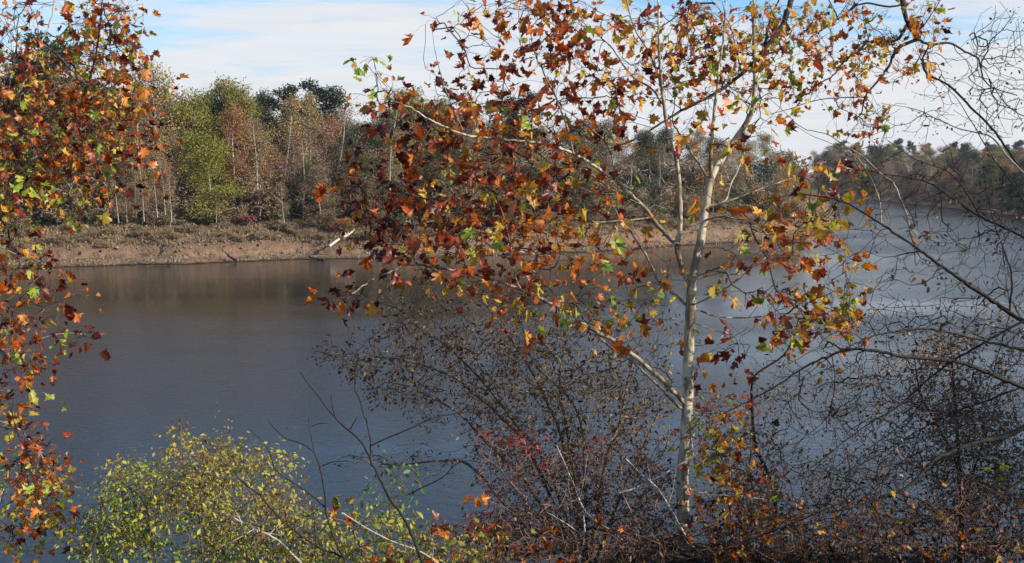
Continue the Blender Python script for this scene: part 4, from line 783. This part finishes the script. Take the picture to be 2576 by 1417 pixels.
# leafy growth right of the trunk
b4 = root(1860, 9.5)
st = [(smooth_line([b4] + [P(x, y, d) for x, y, d in q], 5), np.linspace(7, 1.5, 5 * len(q) + 1) / 2 * 9.5 / F) for q in [[(1830, 1250, 9.5), (1800, 1130, 9.6), (1780, 1020, 9.7)], [(1870, 1250, 9.4), (1890, 1130, 9.5), (1880, 1040, 9.6)], [(1900, 1320, 9.1), (1960, 1250, 9.)], [(1810, 1370, 9.), (1770, 1310, 8.9)]]]
att, tone = blobs([(1780, 1020, 30, 30, 14, .35), (1820, 1080, 70, 60, 60, .6), (1800, 1160, 60, 60, 50, .6), (1880, 1060, 40, 30, 14, .45), (1870, 1200, 70, 60, 54, .5), (1800, 1250, 60, 30, 24, .4), (1930, 1270, 60, 50, 44, .55), (1870, 1330, 90, 50, 40, .4), (1960, 1340, 60, 50, 30, .45), (1800, 1380, 70, 30, 26, .55), (1990, 1390, 90, 30, 20, .4)], 9.3, .4, 1.1, .2)
sm, st2 = blobs([(1790, 1080, 60, 90, 160, .4), (1880, 1180, 90, 100, 220, .4), (1900, 1300, 110, 90, 240, .35), (1950, 1060, 80, 80, 90, .3)], 9.6, .4)
shrub('leafy_sapling', 'young sycamore shoots with yellow-green and orange leaves crowding right of the trunk foot', b4, st, att, tone, M_TWIG, M_FALL, .075, 'lobed', (1, 2), spread=.05)
b4b = root(1900, 10.2)
st = [(smooth_line([b4b] + [P(x, y, d) for x, y, d in q], 5), np.linspace(5, 1.5, 5 * len(q) + 1) / 2 * 9.9 / F) for q in [[(1850, 1250, 10.), (1790, 1080, 9.9)], [(1910, 1250, 10.), (1950, 1060, 9.9)]]]
shrub('small_leaved_shrub', 'dark small-leaved shrub behind the shoots right of the trunk foot', b4b, st, sm, st2, M_TWIG, M_SMALL, .034, per=(1, 3))
# crooked dark sapling
b5 = root(1910, 10.3); cr = [(smooth_line([b5] + [P(x, y, 10.1) for x, y in [(1950, 1290), (1935, 1200), (1900, 1120), (1893, 1040), (1892, 968), (1907, 938), (1967, 898), (1992, 858), (2010, 800)]], 5), np.linspace(12, 3, 46) / 2 * 10 / F)]
att, tone = blobs([(1905, 1090, 40, 50, 40, .1), (1950, 900, 60, 50, 30, .3), (1990, 830, 50, 40, 24, .3), (1880, 990, 50, 40, 26, .3)], 10.1, .2)
shrub('crooked_sapling', 'crooked dark stem bent to the right, just right of the leafy shoots', b5, cr, att, tone, M_DARK, M_SMALL, .034, rmax=.006)
# vine tangle over a dead stem
b6 = root(2415, 9.6); st = [(smooth_line([b6] + [P(x, y, d) for x, y, d in [(2420, 1290, 9.6), (2412, 1158, 9.6), (2405, 1040, 9.6), (2395, 930, 9.6), (2392, 850, 9.6)]], 5), np.linspace(14, 5, 26) / 2 * 9.6 / F),
 (smooth_line([P(2420, 1290, 9.6), P(2400, 1150, 9.3), P(2320, 1000, 9.2), P(2300, 900, 9.2)], 5), np.linspace(8, 2, 16) / 2 * 9.6 / F), (smooth_line([P(2420, 1290, 9.6), P(2460, 1150, 9.4), P(2500, 1050, 9.3)], 5), np.linspace(8, 2, 11) / 2 * 9.6 / F)]
att, tone = blobs([(2210, 1000, 150, 110, 190, .3), (2540, 1040, 70, 150, 260, .35), (2260, 1190, 150, 110, 240, .3), (2520, 880, 80, 110, 120, .3), (2120, 1240, 120, 80, 120, .3), (2390, 870, 70, 30, 130, .1), (2340, 900, 70, 40, 130, .15), (2380, 980, 90, 80, 420, .2), (2440, 1060, 90, 80, 380, .2), (2500, 1130, 90, 90, 340, .25), (2360, 1100, 90, 80, 280, .15), (2430, 1190, 110, 60, 260, .2), (2420, 1250, 60, 60, 120, .1), (2540, 1200, 60, 60, 140, .3)], 9.4, .35, 1., .15)
tone = tone + .14
att, tone = densify(att, tone, 1.5)
shrub('vine_tangle', 'brown tangle of dry vines smothering a dead stem on the right', b6, st, att, tone, M_VINE, M_SMALL, .032, per=(1, 3), frac=.8, spread=.03, wig=.2, fwd=.3, rt=.002, stem_mat=M_DARK, droop=-.15)
def XL(bl, d):
    p, t_ = blobs([(b_[0], b_[1] - 25, b_[2] * 1.1, b_[3] * 1.3, 16, RS.choice([.35, .5, .6, .75])) for b_ in bl], d - .15, .3, 1., .25); return p, t_, M_FALL, .085, 'lobed'
# dark thicket bottom right
for k, (px, d, bl, lab) in enumerate([
  (2150, 8.6, [(2050, 1340, 110, 50, 170, .25), (2180, 1350, 110, 50, 190, .25), (2120, 1390, 150, 30, 190, .3), (2250, 1310, 70, 50, 80, .2)], 'low dark brush with scattered brown leaves at the bottom right, left of the tangled vines'),
  (1830, 9.0, [(1780, 1370, 110, 45, 110, .25), (1900, 1360, 110, 60, 150, .3), (1850, 1300, 100, 50, 90, .25)], 'dark small-leaved brush hiding the foot of the pale trunk'),
  (1450, 8.6, [(1350, 1390, 140, 40, 110, .2), (1560, 1385, 140, 45, 130, .25), (1250, 1400, 90, 25, 60, .35)], 'dark brush with sparse leaves along the bottom left of the trunk foot'),
  (2450, 8.6, [(2380, 1340, 100, 60, 220, .25), (2500, 1300, 100, 80, 300, .3), (2520, 1380, 90, 40, 200, .35), (2400, 1395, 110, 25, 150, .3)], 'dark brush with rusty and green leaves filling the bottom right corner')]):
    bb = root(px, d); att0 = None; st = [(smooth_line([bb, P(px + q, 1370, d), P(px + q * 1.6, 1310 - abs(q) * .1, d + .1)], 5), np.linspace(5, 1.5, 11) / 2 * d / F) for q in (-90, -30, 40, 90)]
    att, tone = blobs(bl + [(b_[0] + RS.uniform(-60, 60), b_[1] - RS.uniform(50, 110), 40, 50, b_[4] * .12, b_[5]) for b_ in bl], d, .5, 2.6, .25); shrub('dark_brush', lab, bb, st, att, tone, M_REDTWIG, M_BRUSH, .036, 'oval', (1, 2), spread=.04, frac=.6, rt=.0017, wig=.06, fwd=.7, rmax=.006, extra=XL(bl, d))
# bare black sapling in front
b7 = root(1075, 7.4)
pl = [([(1060, 1408), (1030, 1328), (980, 1253), (950, 1193), (930, 1153), (900, 1103), (840, 1048), (805, 1003), (770, 958), (755, 933)], 9, 2.5),
 ([(932, 1157), (932, 1108), (920, 1058), (905, 1008), (892, 973), (896, 920), (897, 878)], 5.5, 1.5), ([(892, 973), (880, 982), (841, 983)], 2.5, 1.3), ([(909, 1011), (937, 993)], 2.2, 1.2), ([(881, 1080), (900, 1048)], 3, 1.5), ([(842, 1048), (835, 1020), (832, 990)], 3, 1.3),
 ([(934, 1121), (1020, 1083), (1114, 1046), (1220, 1033)], 4.5, 1.5), ([(981, 1251), (1024, 1246), (1080, 1248)], 3.5, 1.5), ([(1024, 1246), (1110, 1203), (1160, 1162), (1250, 1170)], 3.5, 1.5), ([(985, 1240), (997, 1215), (985, 1180)], 2.5, 1.2)]
st = [limb([(1075, 1440)] + q if i == 0 else q, 7.45, 7.45 + (.0 if i < 1 else RS.uniform(-.3, .3)), a, b_) for i, (q, a, b_) in enumerate(pl)]
o = thing('bare_sapling', b7, 'leafless black forked sapling in front of the water, bottom centre', 'tree')
for p, r in st: m = MB(); m.tube(p, r, 6); m.build('branch', M_DARK, o, b7, True)
st[0][0][0]; b8 = root(880, 7.2)
pl = [([(880, 1440), (865, 1403), (835, 1343), (820, 1283), (812, 1208), (795, 1148), (770, 1123), (720, 1103), (690, 1078), (672, 1053)], 6, 1.8), ([(793, 1145), (780, 1090), (776, 1048)], 3, 1.5), ([(783, 1073), (805, 1066), (830, 1067)], 2.2, 1.2), ([(811, 1172), (840, 1162), (875, 1160)], 3, 1.4),
 ([(820, 1280), (780, 1243), (700, 1188), (685, 1158), (670, 1123), (637, 1088), (625, 1076)], 4.5, 1.3), ([(868, 1405), (795, 1373), (730, 1328), (680, 1278), (655, 1248), (605, 1208), (579, 1173), (555, 1143)], 6, 2), ([(595, 1180), (613, 1145)], 3, 1.2), ([(655, 1248), (665, 1228), (676, 1218)], 2.5, 1.2), ([(795, 1373), (790, 1300), (782, 1255)], 3, 1.5), ([(872, 1405), (920, 1370), (1030, 1353)], 3, 1.5)]
st = [limb(q, 7.25, 7.25 + (0 if i < 1 else RS.uniform(-.3, .3)), a, b_) for i, (q, a, b_) in enumerate(pl)]
o = thing('bare_sapling', b8, 'thinner leafless black sapling left of the forked one, over the yellow-green bush', 'tree')
for p, r in st: m = MB(); m.tube(p, r, 6); m.build('branch', M_DARK, o, b8, True)
# dead branches lying in the brush
def dead(pp, d0, d1, w0, w1, mt, label, tw=6):
    p, r = limb(pp, d0, d1, w0, w1); c = p.mean(0); m_ = MB(); m_.tube(p, r, 6)
    for q in range(tw):
        i = RS.randint(3, len(p) - 1); e = p[i] + RS.normal(0, .13, 3) + [0, 0, .08]; m_.tube([p[i], (p[i] + e) / 2 + RS.normal(0, .02, 3), e], [r[i] * .6, r[i] * .4, r[i] * .15], 4)
    tag(m_.build('dead_branch', mt, origin=c, smooth=True), label, 'branch').location = c
dead([(1330, 1350), (1388, 1333), (1463, 1323), (1568, 1343), (1620, 1358), (1673, 1368), (1748, 1403), (1800, 1430)], 9.0, 8.7, 7, 18, M_DARK, 'dark fallen limb curving through the brambles to the trunk foot')
dead([(1568, 1148), (1610, 1190), (1653, 1228), (1688, 1283), (1728, 1353), (1760, 1390)], 9.1, 9.0, 3, 6, M_PALE, 'pale dead branch slanting down to the trunk foot')
dead([(1400, 1120), (1440, 1210), (1475, 1290), (1550, 1345), (1600, 1400)], 9.0, 8.9, 2.5, 5, M_PALE, 'pale thin dead stem slanting through the middle of the brambles')
dead([(1468, 1295), (1470, 1350), (1455, 1417)], 8.9, 8.9, 5, 6, M_PALE, 'short upright pale stem at the bottom of the brambles', 3)
dead([(1558, 1240), (1620, 1220), (1700, 1175), (1755, 1140)], 9.2, 9.2, 5, 4, M_PALE, 'pale broken branch leaning behind the trunk, rising to the right', 3)
dead([(1735, 1233), (1790, 1245), (1860, 1248), (1930, 1258)], 9.1, 9.0, 3, 3, M_PALE, 'thin pale branch lying level right of the trunk', 3)
dead([(1960, 1417), (1910, 1390), (1900, 1370), (1960, 1350), (2030, 1345)], 8.6, 8.6, 3, 2, M_PALE, 'pale looped dead stem near the bottom right of the trunk', 3)
dead([(560, 1290), (640, 1330), (700, 1360), (760, 1420)], 8.0, 7.9, 4, 5, M_PALE, 'pale dead stem lying over the yellow-green bush', 5)
dead([(860, 1290), (960, 1350), (1060, 1390), (1120, 1430)], 8.0, 7.9, 3, 4, M_PALE, 'pale stem sloping right among the low vines', 4)
dead([(1600, 1417), (1760, 1400), (1960, 1330), (2180, 1240)], 8.2, 8.0, 6, 3, M_DARK, 'long dark branch rising to the right across the bottom brush', 6)
# ground cover: leaf litter and grass on the near bank
mb = MB(); n = 5000; x = RS.uniform(-5, 6.5, n); y = RS.uniform(4, 13, n); pos = np.array([(a, b, near_z(a, b) + .02) for a, b in zip(x, y)])
leaves(mb, pos, RS.uniform(.05, .13, n), RS.rand(n) * .6, 'lobed', hang=.0, flat=2.5)
setting(mb.build('fallen_leaves', M_BRUSH), 'stuff')['label'] = 'fallen leaves on the near bank'
mb = MB(); n = 9000; x = RS.normal(-2.2, .9, n); y = RS.uniform(6.8, 9.2, n); pos = np.array([(a, b, near_z(a, b)) for a, b in zip(x, y)])
leaves(mb, pos, RS.uniform(.08, .34, n), .75 + RS.rand(n) * .25, 'oval', tip=np.tile([0, 0, 3.], (n, 1)), hang=-.8)
setting(mb.build('grass', M_YG), 'stuff')['label'] = 'green grass and weeds at the bottom left'
# unseen cedars added right of the frame, shaped to shade the foot of the bank
def shade(loc, H, W, label):
    c = MB(); n = 9000; zz_ = RS.rand(n) ** .8; a = RS.rand(n) * 6.28; r = W * (1 - zz_ * .75) * RS.rand(n) ** .4
    base_ = np.array([loc[0], loc[1], near_z(*loc) - .1]); leaves(c, base_ + np.stack([np.cos(a) * r, np.sin(a) * r, .3 + zz_ * H], 1), RS.uniform(.1, .22, n), RS.rand(n), 'clump', hang=.2)
    o = thing('shade_cedar', base_, label, 'tree'); tk = MB(); tk.tube([base_, base_ + [.05, 0, H * .5], base_ + [0, 0, H]], [.12, .08, .02], 7); tk.build('trunk', M_DARK, o, base_, True)
    c.build('crown', bpy.data.materials['pine_tree_leaf'], o, base_)
shade((8.6, 7.3), 4.0, 1.9, 'unseen dark cedar added right of the bare tree to shade the bank')
shade((9.6, 9.6), 4.9, 2.0, 'larger unseen dark cedar added behind the first one to shade the bank')

# thin autumn haze over the river
def haze():
    m, t = mat('haze_air'); v = t.n('ShaderNodeVolumePrincipled', {'Color': (.80, .88, 1., 1), 'Density': .0001, 'Anisotropy': .2})
    t.t.links.new(v.outputs[0], t.n('ShaderNodeOutputMaterial').inputs[1])
    b = MB(); x0, x1, y0, y1, z0, z1 = -1520, 1520, -420, 2020, -8, 48
    c = [(x, y, z) for z in (z0, z1) for x, y in ((x0, y0), (x1, y0), (x1, y1), (x0, y1))]
    b.add(c, [[0, 3, 2, 1], [4, 5, 6, 7], [0, 1, 5, 4], [1, 2, 6, 5], [2, 3, 7, 6], [3, 0, 4, 7]])
    setting(b.build('haze', m), 'stuff')['label'] = 'thin bluish haze in the air over the river'
haze()
